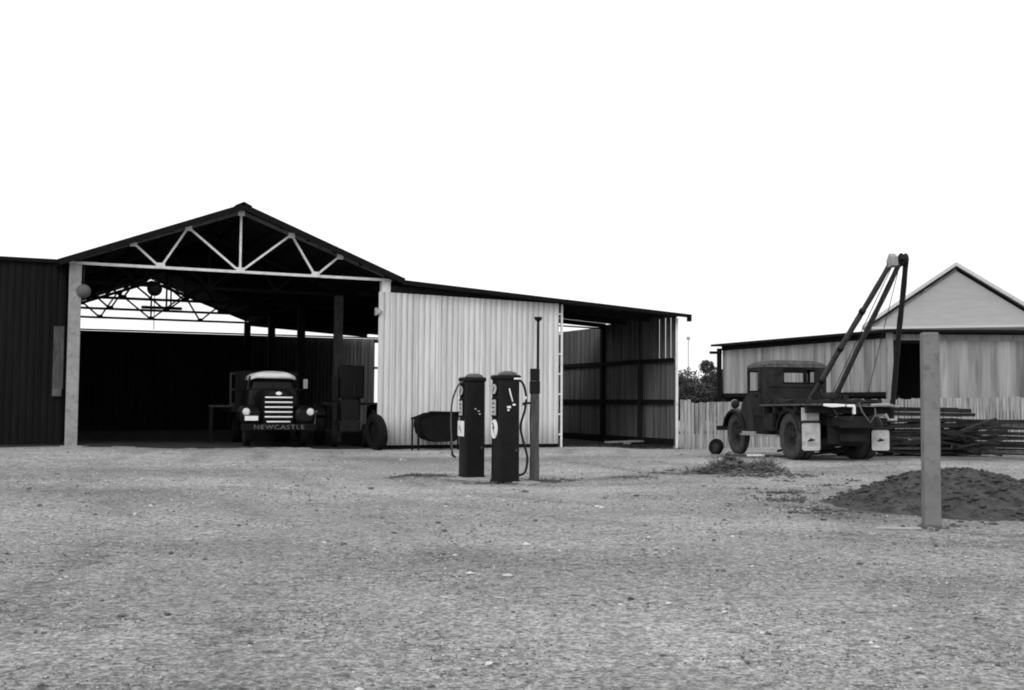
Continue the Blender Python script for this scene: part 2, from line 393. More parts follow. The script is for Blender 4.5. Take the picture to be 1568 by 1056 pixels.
# posts (front pair pale, inner ones dull)
def post(u, s, w_, z1, m, parent, z0=-0.3, name='post'):
    mb = MB(); x, y = u, s; zb = g(*SW(u, s))+z0
    mb.box((x, y, (zb+z1)/2), (w_, w_, z1-zb)); return mb.build(name, m, parent, bevel=0.012)
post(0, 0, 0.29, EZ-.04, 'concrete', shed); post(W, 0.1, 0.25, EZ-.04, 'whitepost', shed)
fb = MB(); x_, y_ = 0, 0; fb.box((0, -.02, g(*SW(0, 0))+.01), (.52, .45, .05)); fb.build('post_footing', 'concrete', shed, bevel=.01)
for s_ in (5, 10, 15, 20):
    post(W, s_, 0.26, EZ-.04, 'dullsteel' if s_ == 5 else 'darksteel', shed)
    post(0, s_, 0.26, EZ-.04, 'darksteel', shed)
# roof: two corrugated slopes with thickness, ridge cap, dark bargeboards
OV = 0.42; FO = 0.35
pitch_k = (RIDGE-EZ)/(W/2)
def roof_slope(sign):
    mb = MB(); N = 150; y0, y1 = -FO, DEPTH+.4
    ue = -OV if sign < 0 else W+OV
    vs_ = []; fs = []
    for i in range(N+1):
        y = y0+(y1-y0)*i/N; o = 0.018*math.sin(i*math.pi/2.5)
        for (u, z) in ((W/2, RIDGE+.17), (ue, EZ+.10-OV*pitch_k+.09)):
            vs_ += [(u, y, z+o), (u, y, z+o-.012)]
    for i in range(N):
        q = i*4; r = q+4
        fs += [(q, q+2, r+2, r), (q+1, r+1, r+3, q+3)]
        fs += [(q+2, q+3, r+3, r+2)]
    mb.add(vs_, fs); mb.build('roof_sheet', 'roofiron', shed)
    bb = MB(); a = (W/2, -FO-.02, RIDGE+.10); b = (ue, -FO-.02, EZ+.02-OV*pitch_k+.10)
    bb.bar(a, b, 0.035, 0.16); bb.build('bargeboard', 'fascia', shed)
    pm = MB()
    for k in range(6):
        t = (k+.4)/6; u = W/2+(ue-W/2)*t; z = RIDGE+.09+(EZ-OV*pitch_k-RIDGE)*t*1.0
        pm.box((u, DEPTH/2, z+.005), (.06, DEPTH+.6, .10))
    pm.build('purlins', 'fascia', shed)
roof_slope(-1); roof_slope(1)
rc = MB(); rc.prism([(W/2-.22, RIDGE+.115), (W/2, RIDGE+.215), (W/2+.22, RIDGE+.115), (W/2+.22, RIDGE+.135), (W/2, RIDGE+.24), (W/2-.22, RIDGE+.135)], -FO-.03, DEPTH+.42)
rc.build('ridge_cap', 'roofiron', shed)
eb = MB()
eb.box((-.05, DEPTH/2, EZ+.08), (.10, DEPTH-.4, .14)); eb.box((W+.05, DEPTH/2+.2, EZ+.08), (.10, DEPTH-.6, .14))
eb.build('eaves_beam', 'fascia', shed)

# rear boundary wall of the sheds
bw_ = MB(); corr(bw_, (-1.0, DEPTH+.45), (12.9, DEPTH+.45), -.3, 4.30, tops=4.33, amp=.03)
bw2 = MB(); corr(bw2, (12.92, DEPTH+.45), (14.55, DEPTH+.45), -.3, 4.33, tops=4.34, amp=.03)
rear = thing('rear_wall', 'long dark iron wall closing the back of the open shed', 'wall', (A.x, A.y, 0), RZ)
bw_.build('wall_sheeting', 'backiron', rear); bw2.build('wall_sheeting', 'litiron', rear)  # right stretch in paler iron, light on the wall put into its colour
cp = MB(); cp.bar((-1.0, DEPTH+.46, 4.35), (14.9, DEPTH+.46, 4.39), .07, .06); cp.build('wall_coping', 'fascia', rear)
br = MB(); corr(br, (14.72, DEPTH+.45), (17.0, DEPTH+.45), -.3, 4.30); br.build('wall_sheeting', 'backiron', rear)
rl = MB(); rl.bar((14.50, DEPTH+.40, 2.95), (14.76, DEPTH+.40, 2.95), .06, .10); rl.bar((14.50, DEPTH+.40, 4.24), (14.76, DEPTH+.40, 4.24), .06, .18); rl.build('wall_rail', 'darksteel', rear)

# left wing (dark) beside the shed
wing = thing('side_wing', 'dark flat topped wing adjoining the left concrete post of the truss shed', 'shed', (A.x, A.y, 0), RZ)
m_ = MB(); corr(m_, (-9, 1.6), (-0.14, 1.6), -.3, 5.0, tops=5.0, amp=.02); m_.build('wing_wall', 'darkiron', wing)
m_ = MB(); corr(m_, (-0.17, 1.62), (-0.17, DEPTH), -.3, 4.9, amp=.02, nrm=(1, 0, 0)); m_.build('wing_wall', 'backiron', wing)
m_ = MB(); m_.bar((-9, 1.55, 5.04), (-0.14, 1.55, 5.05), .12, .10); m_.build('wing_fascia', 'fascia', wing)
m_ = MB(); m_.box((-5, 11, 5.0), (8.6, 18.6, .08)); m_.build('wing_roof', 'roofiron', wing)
# weathered board fixed on the wing wall
bd = thing('hanging_board', 'narrow grey board hanging upright on the dark wing wall', 'board', (*SW(-.29, 1.5), 0), RZ)
m_ = MB(); m_.span(-.13, .13, -.02, .02, 1.62, 3.3); m_.build('plank', 'postwood', bd, bevel=.005)
m_ = MB(); m_.span(-.13, .10, -.035, .02, 1.42, 1.62); m_.build('board_foot', 'dullsteel', bd, bevel=.005)

# ---------------------------------------------------------------- lean-to
lean = thing('lean_to', 'skillion lean-to with pale ribbed iron front wall and an open dark bay', 'shed', (A.x, A.y, 0), RZ)
zr = lambda u: 4.87-.0615*(u-W)
m_ = MB(); corr(m_, (W-.24, -.06), (UM-.06, -.06), .10, 4.50, tops=4.41, amp=.05, period=.178, pw=.45)
m_.build('front_sheeting', 'newiron', lean)
m_ = MB(); m_.bar((W-.1, .02, -.04), (UM-.08, .02, -.02), .16, .34); m_.build('plinth', 'fascia', lean)
m_ = MB(); m_.bar((W+.14, .06, 4.60), (UM, .06, 4.40), .12, .22); m_.build('wall_plate', 'darkwood', lean)
def slab_roof(u0, u1, s0, s1, name):
    mb = MB(); N = int((s1-s0)/.0625); vs_ = []; fs = []
    for i in range(N+1):
        y = s0+(s1-s0)*i/N; o = .012*math.sin(i*math.pi/2)
        vs_ += [(u0, y, zr(u0)+o), (u0, y, zr(u0)+o-.01), (u1, y, zr(u1)+o), (u1, y, zr(u1)+o-.01)]
    for i in range(N):
        q = i*4; r = q+4; fs += [(q, q+2, r+2, r), (q+1, r+1, r+3, q+3), (q+2, q+3, r+3, r+2), (q, r, r+1, q+1)]
    mb.add(vs_, fs); mb.build(name, 'roofiron', lean)
slab_roof(W+.08, UM+.02, -.38, DEPTH+.1, 'roof_sheet'); slab_roof(UM+.021, UE+.36, -.40, 4.72, 'roof_sheet')
m_ = MB(); m_.bar((W+.40, -.36, zr(W+.4)-.08), (UE+.34, -.36, zr(UE+.34)-.05), .04, .11); m_.build('fascia_board', 'fascia', lean)
m_ = MB(); m_.box((UE+.30, -.30, zr(UE+.3)-.14), (.10, .14, .16)); m_.build('gutter_end', 'fascia', lean)
m_ = MB()
for s_ in (1.6, 3.2): m_.bar((W+.1, s_, zr(W+.1)-.09), (UE, s_, zr(UE)-.09), .06, .12)
for s_ in (6, 9, 12, 15, 18, 20): m_.bar((W+.1, s_, zr(W+.1)-.09), (UM, s_, zr(UM)-.09), .06, .12)
m_.build('rafters', 'darkwood', lean)
m_ = MB(); m_.bar((UM, 4.68, zr(UM)-.10), (UE, 4.68, zr(UE)-.10), .06, .16); m_.bar((UM, 4.70, zr(UM)-.36), (UE, 4.70, zr(UE)-.20), .05, .05); m_.build('rear_beam', 'fascia', lean)
# bay posts
m_ = MB(); m_.box((UM+.06, -.02, 2.17), (.055, .06, 4.45)); m_.build('post', 'whitepost', lean)
for k in range(7):
    m_ = MB(); m_.box((UM-.01, -.03, 4.1-.62*k), (.08, .03, .05)); m_.build('post_cleat', 'whitepost', lean)
m_ = MB(); m_.box((UE-.02, -.06, 2.02), (.075, .05, 4.22)); m_.build('corner_post', 'whitepost', lean)  # white colour stands in for the lit edge of the end sheeting
# partition wall from front to back between lean-to and bay (dark inside) and end wall
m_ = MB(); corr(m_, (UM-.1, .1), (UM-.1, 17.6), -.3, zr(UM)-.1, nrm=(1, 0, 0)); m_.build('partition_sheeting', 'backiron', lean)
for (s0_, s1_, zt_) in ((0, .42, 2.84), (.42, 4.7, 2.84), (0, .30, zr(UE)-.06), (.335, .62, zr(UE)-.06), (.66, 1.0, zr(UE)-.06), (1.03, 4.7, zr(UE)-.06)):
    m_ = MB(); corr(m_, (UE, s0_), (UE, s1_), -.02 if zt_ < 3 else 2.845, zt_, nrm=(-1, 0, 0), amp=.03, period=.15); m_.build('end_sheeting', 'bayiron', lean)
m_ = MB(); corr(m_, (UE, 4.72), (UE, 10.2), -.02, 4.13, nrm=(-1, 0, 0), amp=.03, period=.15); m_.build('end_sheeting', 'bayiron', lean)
m_ = MB()
for z_ in (1.42, 2.78): m_.box((UE-.10, 5.1, z_), (.07, 10.1, .13))
m_.box((UE-.12, 5.1, .08), (.09, 10.1, .26))
m_.build('girts', 'fascia', lean)
m_ = MB(); m_.box((UE-.09, 4.7, 2.0), (.15, .15, 4.2)); m_.build('post', 'fascia', lean)
m_ = MB(); m_.box((UE-.09, 2.1, 1.4), (.13, .13, 2.8)); m_.build('post', 'darkwood', lean)
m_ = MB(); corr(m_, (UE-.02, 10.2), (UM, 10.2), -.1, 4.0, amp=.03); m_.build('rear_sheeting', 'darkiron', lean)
m_ = MB(); m_.bar((UM+.1, .06, .06), (UE-.1, .06, -.04), .08, .12); m_.build('sill_board', 'darkwood', lean)
m_ = MB(); m_.bar((UE-1.6, .5, .02), (UE-.2, 2.5, .06), .22, .05); m_.bar((UE-2.2, .7, .10), (UE-.5, 1.3, .10), .15, .05)
o = m_.build('loose_planks', 'greywood', lean); o.parent = None; o.location = (A.x, A.y, 0); o.rotation_euler = (0, 0, RZ)
tag(o, 'two loose planks lying on the floor of the open bay', 'planks')

# ---------------------------------------------------------------- lamps hanging in the shed
def shade_lamp(name, label, u, s, z, r, m, drop=0.5, sphere=False):
    x, y = SW(u, s); t = thing(name, label, 'lamp', (x, y, z), RZ, 'enamel lamps in the truss shed')
    mb = MB()
    if sphere: mb.lathe([(r*math.sin(R(a)), -r*math.cos(R(a))) for a in range(8, 180, 12)])
    else: mb.lathe([(r, -.02), (r*.98, .02), (r*.75, .12), (r*.35, .22), (.05, .27), (.045, .32)])
    mb.build('lamp_shade', m, t, smooth=True)
    st = MB(); st.tube([(0, 0, r*.9 if sphere else .30), (0, 0, drop)], .015, 6); st.build('lamp_stem', 'darksteel', t)
    return t
shade_lamp('hanging_lamp', 'round dark lamp hanging under the truss, seen against the bright rear opening', 2.20, 2.0, 4.48, .21, 'pump', .45, True)
shade_lamp('hanging_lamp', 'round grey lamp hanging next to the left concrete post', .20, -.15, 4.12, .18, 'dullsteel', .70, True)
x, y = SW(W-.28, -.05)
t = thing('wall_lamp', 'small grey conical lamp bracketed beside the right white post', 'lamp', (x, y, 3.95), RZ)
m_ = MB(); m_.lathe([(.03, .10), (.13, -.06), (.135, -.08)], n=16); m_.build('lamp_shade', 'concrete', t, smooth=True).rotation_euler = (0, R(-35), 0)
m_ = MB(); m_.tube([(0, 0, .1), (.05, 0, .22), (.2, 0, .25)], .012, 6); m_.build('lamp_bracket', 'darksteel', t)
x, y = SW(3.35, 9.6)
t = thing('strip_fitting', 'long dark strip light fitting hung between the inner trusses', 'light fitting', (x, y, 4.55), RZ)
m_ = MB(); m_.span(-.68, .68, -.06, .06, -.05, .05); m_.build('fitting_body', 'darksteel', t, bevel=.01)
m_ = MB(); m_.tube([(.3, 0, .05), (.3, 0, 1.3)], .03, 6); m_.tube([(-.35, 0, .05), (-.35, 0, 1.2)], .008, 5); m_.build('hanger', 'darksteel', t)
mm = MB(); mm.tube([(3.5, 13, 4.0), (3.5, 13, 6.2)], .014, 5); mm.build('hanging_cord', 'darksteel', shed)

# ---------------------------------------------------------------- wheel builder
def wheel(parent, c, r, wd, tm='tyre', rm='rim', name='wheel', dual=False, side=-1, hub=None):
    """wheel with axis along local X; side = outward direction"""
    e = bpy.data.objects.new(name, None); C.objects.link(e); e.parent = parent; e.location = c
    mb = MB()
    for off in ((0, -side*wd*1.08) if dual else (0,)):
        ri = r*.60
        prof = [(ri, -wd*.36), (r*.80, -wd*.48), (r*.93, -wd*.46), (r*.99, -wd*.33), (r, -wd*.1), (r, wd*.1), (r*.99, wd*.33), (r*.93, wd*.46), (r*.80, wd*.48), (ri, wd*.36)]
        n = 36; rings = [[(h+off, math.cos(2*math.pi*k/n)*q, math.sin(2*math.pi*k/n)*q) for k in range(n)] for q, h in prof]
        rings.append(rings[0]); mb.loft(rings, cap=False)
        for k in range(44):
            a = 2*math.pi*k/44
            for sx in (-1, 1):
                cc = Vector((off+sx*wd*.26, math.cos(a)*r*.992, math.sin(a)*r*.992))
                mb.box(cc, (wd*.26, .035, .028), rx=a+math.pi/2)
    mb.build('tyre', tm, e, smooth=True)
    mb = MB(); o = side
    mb.lathe([(.02, wd*.30*o), (r*.16, wd*.30*o), (r*.18, wd*.10*o), (r*.30, wd*.02*o), (r*.50, wd*.12*o), (r*.56, wd*.34*o), (r*.62, wd*.38*o), (r*.62, wd*.30*o), (r*.57, -wd*.30*o), (.02, -wd*.30*o)], axis='X', n=28)
    mb.build('rim', rm, e, smooth=True)
    mb = MB()
    for k in range(6):
        a = k*math.pi/3; mb.lathe([(.022, wd*.06*o), (.022, wd*.2*o)], c=(0, math.cos(a)*r*.3, math.sin(a)*r*.3), axis='X', n=6)
    mb.lathe([(r*.13, wd*.2*o), (r*.12, wd*.46*o), (.02, wd*.48*o)], axis='X', n=16)
    mb.build('hub', hub or rm, e, smooth=True)
    return e

def fender_shell(r, wd, a0, a1, th=.03, n=18, flat=0.0, c=(0, 0, 0)):
    """arched mudguard, axis X, centred on the wheel"""
    mb = MB(); rings = []
    for i in range(n+1):
        a = R(a0+(a1-a0)*i/n); ca, sa = math.cos(a), math.sin(a)
        pts = []
        for x, q in ((-wd/2, r-.07), (-wd/2, r-.01), (-wd*.38, r+.035), (0, r+.05), (wd*.38, r+.035), (wd/2, r-.01), (wd/2, r-.07), (wd*.4, r-.05), (0, r), (-wd*.4, r-.05)):
            pts.append((c[0]+x, c[1]+ca*q, c[2]+sa*q*(1-flat)))
        rings.append(pts)
    mb.loft(rings); return mb

# ---------------------------------------------------------------- truck parked in the shed (front faces local -Y)
tx, ty = -6.60, 31.55
T1 = thing('parked_truck', 'black bonneted truck with pale cab roof and barred grille facing out of the shed', 'truck', (tx, ty, g(tx, ty)+.02), R(20))
# bonnet lofted from nose to cowl (rings in XZ at y)
def ring_xz(y, w_, z0, z1, r, n=6):
    return [(p[0], y, p[1]) for p in rrect(w_, z1-z0, r, 0, (z0+z1)/2, n)]
m_ = MB(); m_.loft([ring_xz(.10, .78, .60, 1.40, .16), ring_xz(.16, .88, .58, 1.50, .24), ring_xz(.40, .96, .58, 1.56, .26), ring_xz(1.25, 1.16, .6, 1.64, .26)])
m_.build('bonnet', 'truckpaint', T1, smooth=True)
# grille surround and bars
m_ = MB(); m_.loft([ring_xz(.03, .80, .60, 1.42, .12), ring_xz(.11, .86, .58, 1.46, .14)]); gs = m_.build('grille_surround', 'fascia', T1, smooth=True)
for k in range(6):
    m_ = MB(); z_ = .70+.138*k; hw = .385 if k else .33
    m_.tube([(-hw, .035, z_), (-hw*.5, .0, z_), (0, -.012, z_), (hw*.5, .0, z_), (hw, .035, z_)], .022, 8)
    m_.build('grille_bar', 'chromebar', gs, smooth=True)
m_ = MB(); m_.box((0, .005, 1.02), (.03, .03, .80)); m_.build('grille_spine', 'rim', gs)
m_ = MB(); m_.prism([(-.10, 1.50), (-.05, 1.545), (.0, 1.56), (.05, 1.545), (.10, 1.50), (.05, 1.465), (0, 1.45), (-.05, 1.465)], .05, .09); m_.build('bonnet_badge', 'chromebar', T1, bevel=.01)
# front wings
for sx in (-1, 1):
    m_ = MB(); rings = []
    for y_, w_, z0, z1, r_ in ((.02, .40, .72, 1.00, .12), (.10, .58, .62, 1.10, .2), (.35, .64, .60, 1.16, .24), (.75, .64, .64, 1.18, .26), (1.15, .60, .66, 1.02, .18), (1.45, .5, .55, .72, .07)):
        rings.append([(p[0]+sx*.76, y_, p[1]) for p in rrect(w_, z1-z0, r_, 0, (z0+z1)/2, 6)])
    m_.loft(rings); m_.build('mudguard', 'truckpaint', T1, smooth=True)
    # bright side edge seen on the mudguard
    m_ = MB(); m_.lathe([(.02, -.055), (.075, -.05), (.105, -.02), (.112, 0), (.112, .04)], c=(sx*.90, .02, .98), axis='Y', n=20)
    m_.build('headlight', 'lens', T1, smooth=True)
    m_ = MB(); m_.lathe([(.13, -.005), (.135, .02), (.13, .16), (.09, .28)], c=(sx*.90, .02, .98), axis='Y', n=20); m_.build('headlight_bowl', 'truckpaint', T1, smooth=True)
    wheel(T1, (sx*.80, .72, .44), .44, .20, 'blacktyre', 'rim', side=sx)
    wheel(T1, (sx*.78, 3.9, .44), .44, .22, 'blacktyre', 'rim', side=sx, dual=True)
m_ = MB(); m_.tube([(1.075, .06, 1.0), (1.09, .2, .98), (1.095, .35, .85), (1.09, .4, .6)], .018, 6); m_.build('mudguard_bead', 'concrete', T1)
# bumper with lettering
m_ = MB(); m_.box((0, -.10, .55), (2.12, .06, .19)); bump_ = m_.build('bumper', 'fascia', T1, bevel=.02)
fc = bpy.data.curves.new('lettering', 'FONT'); fc.body = 'NEWCASTLE'; fc.size = .22; fc.extrude = .004; fc.align_x = 'CENTER'; fc.align_y = 'CENTER'; fc.space_character = 1.18
fc.materials.append(M['letter']); tmp = bpy.data.objects.new('tmp_text', fc); C.objects.link(tmp); bpy.context.view_layer.update(); lme = bpy.data.meshes.new_from_object(tmp.evaluated_get(bpy.context.evaluated_depsgraph_get())); bpy.data.objects.remove(tmp); fo = bpy.data.objects.new('lettering', lme); C.objects.link(fo); fo.parent = bump_; fo.location = (.0, -.137, .55); fo.rotation_euler = (R(90), 0, 0); fo.scale = (1, .78, 1)
m_ = MB(); m_.box((-.76, -.03, .80), (.37, .015, .13)); m_.build('number_plate', 'white', T1, bevel=.004)
# cab
def cab_ring(z, hw, y0, y1, r_):
    return [(p[0], p[1], z) for p in rrect(hw*2, y1-y0, r_, 0, (y0+y1)/2, 6)]
m_ = MB(); m_.loft([cab_ring(.7, .76, 1.05, 2.45, .15), cab_ring(1.3, .78, 1.05, 2.45, .15), cab_ring(1.62, .76, 1.12, 2.45, .18)])
m_.build('cab', 'truckpaint', T1, smooth=True)
m_ = MB(); m_.loft([cab_ring(1.625, .70, 1.18, 2.40, .16), cab_ring(1.97, .62, 1.32, 2.38, .16)]); m_.build('windscreen', 'glass', T1, smooth=True)
m_ = MB()
for sx in (-1, 1):
    m_.bar((sx*.74, 1.16, 1.60), (sx*.66, 1.30, 2.0), .06, .06)
    m_.bar((sx*.76, 1.85, 1.60), (sx*.68, 1.85, 2.0), .05, .06)
m_.bar((0, 1.15, 1.60), (0, 1.29, 1.98), .03, .04); m_.bar((-.72, 1.14, 1.64), (.72, 1.14, 1.64), .05, .05)
m_.build('window_pillar', 'truckpaint', T1)
m_ = MB(); m_.loft([cab_ring(2.02, .685, 1.16, 2.46, .20), cab_ring(2.06, .70, 1.14, 2.48, .22), cab_ring(2.14, .68, 1.18, 2.44, .3), cab_ring(2.175, .58, 1.30, 2.36, .3), cab_ring(2.18, .25, 1.6, 2.1, .2)])
# arch the roof line
me_v = []
for v in m_.v: me_v.append((v[0], v[1], v[2]-.13*(abs(v[0])/.7)**2.2))
m_.v = me_v; m_.build('cab_roof', 'white', T1, smooth=True)
m_ = MB(); m_.box((.93, 1.12, 1.80), (.13, .03, .28)); mr_ = m_.build('mirror', 'concrete', T1, bevel=.015)
m_ = MB(); m_.tube([(.74, 1.15, 1.6), (.93, 1.14, 1.65), (.93, 1.14, 1.72)], .01, 6); m_.build('mirror_arm', 'darksteel', mr_)
m_ = MB(); m_.box((0, 4.1, 1.02), (2.1, 3.1, .12)); m_.build('tray', 'darkwood', T1)
m_ = MB(); m_.box((-.38, 2.6, .66), (.09, 5.0, .18)); m_.box((.38, 2.6, .66), (.09, 5.0, .18)); m_.build('chassis', 'darksteel', T1)
m_ = MB(); m_.box((0, 2.62, 1.65), (1.9, .07, 1.1)); m_.build('headboard', 'darkwood', T1)

# workbench and window frame left of the truck
bx, by = -8.85, 34.6
t = thing('workbench', 'low workbench with pale edged top in the dark left of the truck', 'workbench', (bx, by, .02), R(20))
m_ = MB(); m_.box((0, 0, 1.15), (1.1, .6, .06)); m_.build('bench_top', 'postwood', t)
for sx in (-.48, .48):
    for sy in (-.22, .22):
        m_ = MB(); m_.box((sx, sy, .56), (.08, .08, 1.12)); m_.build('leg', 'darkwood', t)
m_ = MB()
for a, b in (((0, 0), (0, 1.0)), ((.44, 0), (.44, 1.0)), ((0, 1.0), (.44, 1.0)), ((0, .05), (.44, .05)), ((0, .5), (.44, .5))):
    m_.bar((a[0], 0, a[1]), (b[0], 0, b[1]), .045, .045)
o = m_.build('window_frame', 'dullsteel', loc=(-8.75, 34.6, 1.19)); o.rotation_euler = (R(-4), 0, R(20))
tag(o, 'empty grey frame standing upright on the workbench', 'frame')

# ---------------------------------------------------------------- dark tractor near right side of shed
qx, qy = -4.85, 33.2
T2 = thing('tractor', 'dark tractor with tall body and fat rear tyre parked against the iron wall', 'tractor', (qx, qy, g(qx, qy)+.01), R(12))
m_ = MB(); m_.loft([ring_xz(-.55, .52, .75, 1.40, .12), ring_xz(-.3, .60, .7, 1.5, .14), ring_xz(.8, .62, .72, 1.5, .12)]); m_.build('bonnet', 'truckpaint', T2, smooth=True)
m_ = MB(); m_.span(-.28, .50, .75, 1.5, 1.45, 2.45); m_.build('tall_box', 'truckpaint', T2, bevel=.04)
m_ = MB(); m_.span(-.48, -.25, .65, 1.3, 1.3, 2.1); m_.build('side_tank', 'truckpaint', T2, bevel=.05)
m_ = MB(); m_.span(-.30, .30, -.6, 1.8, .45, .78); m_.build('chassis', 'darksteel', T2, bevel=.03)
m_ = MB(); m_.box((.1, .55, 1.28), (1.75, .5, .07)); m_.build('platform', 'darksteel', T2)
for sx in (-1, 1):
    wheel(T2, (sx*.82, 1.0, .58), .58, .32, 'blacktyre', 'rim', 'rear_wheel', side=sx)
    wheel(T2, (sx*.45, -.35, .34), .34, .18, 'blacktyre', 'rim', 'front_wheel', side=sx)
    f = fender_shell(.66, .36, 20, 150, c=(sx*.82, 1.0, .58)); f.build('mudguard', 'truckpaint', T2, smooth=True)
m_ = MB(); m_.tube([(.15, -.1, 1.5), (.15, -.1, 1.95)], .035, 8); m_.build('exhaust', 'darksteel', T2)
# loose tyre leaning on the end of the iron wall
lx, ly = -3.80, 31.35
t = thing('leaning_tyre', 'large worn black tyre leaning on the left end of the pale iron wall', 'tyre', (lx, ly, g(lx, ly)+.50), R(38))
t.rotation_euler = (0, R(-8), R(32))
m_ = MB(); m_.lathe([(.02, .02), (.2, .05), (.33, .02), (.33, -.02), (.02, -.03)], axis='X', n=24); m_.build('rim', 'blacktyre', t, smooth=True)
w_ = MB(); n = 36; r_ = .52; wd = .26
prof = [(r_*.6, -wd*.36), (r_*.8, -wd*.48), (r_*.93, -wd*.46), (r_, -wd*.2), (r_, wd*.2), (r_*.93, wd*.46), (r_*.8, wd*.48), (r_*.6, wd*.36), (r_*.66, 0)]
rings = [[(h, math.cos(2*math.pi*k/n)*q, math.sin(2*math.pi*k/n)*q) for k in range(n)] for q, h in prof]; rings.append(rings[0]); w_.loft(rings, cap=False)
w_.build('tyre_casing', 'blacktyre', t, smooth=True)
m_ = MB(); m_.tube([(0, -.02, .50), (0.02, .05, .60), (.02, .12, .63)], .03, 6); m_.build('tyre_strap', 'blacktyre', t)

# ---------------------------------------------------------------- fuel pumps
def pump(name, label, x, y, h, rz, hose_side, logo):
    t = thing(name, label, 'fuel pump', (x, y, gz(x, y)), R(rz), 'fuel pumps on the yard')
    # local: face with dials looks to -X ; broad side looks to -Y
    fw, sd = .40, .38      # y-size (face width), x-size
    m_ = MB(); m_.loft([[(p[0], p[1], z) for p in rrect(sd+e, fw+e, .04, 0, 0, 4)] for z, e in ((.0, .03), (.05, .03), (.055, 0), (.9, -.005), (h-.14, -.01))])
    body = m_.build('body', 'pump', t, smooth=True)
    m_ = MB(); m_.loft([[(p[0], p[1], z) for p in rrect(sd+e, fw+e, .05, 0, 0, 4)] for z, e in ((h-.14, -.01), (h-.12, .035), (h-.07, .04), (h-.05, .0))]); m_.build('cornice', 'pump', t, smooth=True)
    m_ = MB(); dom = []
    for k in range(7):
        a = R(90*k/6); dom.append([(p[0]+.03, p[1], h-.052+.07*math.sin(a)) for p in rrect((sd-.08)*max(.12, math.cos(a)**.7), (fw-.06)*max(.12, math.cos(a)**.7), .12*max(.12, math.cos(a)**.7), 0, 0, 5)])
    m_.loft(dom); m_.build('dome', 'pumptop', t, smooth=True)
    fx = -sd/2
    # oval dial in bezel, tall sight window
    def oval(cy, cz, ry, rz_, x0, x1, m, nm, par=body):
        mb = MB(); mb.add([(x0, cy+ry*math.cos(R(a)), cz+rz_*math.sin(R(a))) for a in range(0, 360, 15)] + [(x1, cy+ry*math.cos(R(a)), cz+rz_*math.sin(R(a))) for a in range(0, 360, 15)],
                          [tuple(range(24)), tuple(reversed(range(24, 48)))] + [(i, (i+1) % 24, 24+(i+1) % 24, 24+i) for i in range(24)])
        return mb.build(nm, m, par)
    oval(0, h-.29, .15, .115, fx, fx-.018, 'fascia', 'dial_bezel'); dl = oval(0, h-.29, .12, .085, fx-.018, fx-.026, 'dial', 'dial')
    m_ = MB(); m_.box((fx-.03, .0, h-.29), (.006, .02, .09), rx=R(30)); m_.build('dial_hand', 'mark', dl)
    m_ = MB(); m_.box((fx-.009, 0, h-.60), (.018, .27, .32)); m_.build('window_frame', 'fascia', body, bevel=.01)
    m_ = MB(); m_.box((fx-.022, 0, h-.60), (.01, .20, .26)); sw = m_.build('sight_window', 'dial', body, bevel=.008)
    m_ = MB()
    for k in range(3): m_.box((fx-.029, .0, h-.67+.07*k), (.005, .12, .018))
    m_.build('counter_marks', 'rim', sw)
    if logo == 'plate':
        m_ = MB(); m_.box((fx-.012, 0, h-.96), (.02, .36, .27)); pl = m_.build('notice_plate', 'white', body, bevel=.004)
        m_ = MB(); m_.bar((fx-.024, -.06, h-1.03), (fx-.024, .05, h-.9), .004, .018); m_.bar((fx-.024, .03, h-.99), (fx-.024, .10, h-.92), .004, .014); m_.build('plate_marks', 'greyhose', pl)
    else:
        ov = oval(0, h-.96, .155, .16, fx-.002, fx-.016, 'white', 'emblem')
        m_ = MB(); m_.prism([(.05, h-.85), (-.035, h-.95), (.02, h-.955), (-.07, h-1.08), (.08, h-.93), (.02, h-.93), (.09, h-.86)], fx-.022, fx-.017, 'X'); m_.build('emblem_bolt', 'mark', ov)
    # service door line and latch on broad side
    m_ = MB(); m_.box((0, -fw/2-.002, .45), (sd*.78, .008, .70)); m_.build('access_panel', 'pump', body, bevel=.004)
    m_ = MB(); m_.box((.12, -fw/2-.012, .55), (.03, .02, .03)); m_.build('latch', 'greyhose', body)
    return t, body
p1, b1 = pump('fuel_pump', 'dark fuel pump with white notice plate, its hose hanging on the left', -.70, 19.75, 1.84, 18, -1, 'plate')
p2, b2 = pump('fuel_pump', 'dark fuel pump with white oval bolt emblem, standing nearest the timber post', -.10, 18.75, 1.86, 20, 1, 'oval')
def bez(pts, n=8):
    out = []
    P = [Vector(p) for p in pts]; P = [P[0]*2-P[1]] + P + [P[-1]*2-P[-2]]
    for i in range(1, len(P)-2):
        for k in range(n):
            t = k/n; a, b, c, d = P[i-1], P[i], P[i+1], P[i+2]
            out.append(.5*((2*b)+(c-a)*t+(2*a-5*b+4*c-d)*t*t+(3*b-a-3*c+d)*t*t*t))
    out.append(P[-2]); return out
m_ = MB(); m_.tube(bez([(-.18, -.10, 1.72), (-.27, -.04, 1.64), (-.36, .0, 1.38), (-.385, .0, 1.05), (-.37, .0, .70), (-.365, -.02, .45)]), .017, 8); m_.build('hose', 'greyhose', p1, smooth=True)
m_ = MB(); m_.tube([(-.365, -.02, .48), (-.355, -.02, .41), (-.30, -.04, .37)], .02, 8); m_.build('nozzle', 'hose', p1, smooth=True)
m_ = MB()
for (a, b) in ((-.03, 1.23), (.03, 1.19), (.05, 1.14)): m_.box((a+.03, -.215, b), (.03, .02, .022))
m_.build('catch', 'dial', b1)
m_ = MB(); m_.tube(bez([(.14, -.15, 1.75), (.26, -.14, 1.66), (.33, -.10, 1.45), (.31, -.10, 1.22), (.235, -.10, .95), (.29, -.10, .68), (.36, -.1, .42), (.32, -.1, .18), (.18, -.12, .12)]), .021, 8); m_.build('hose', 'hose', p2, smooth=True)
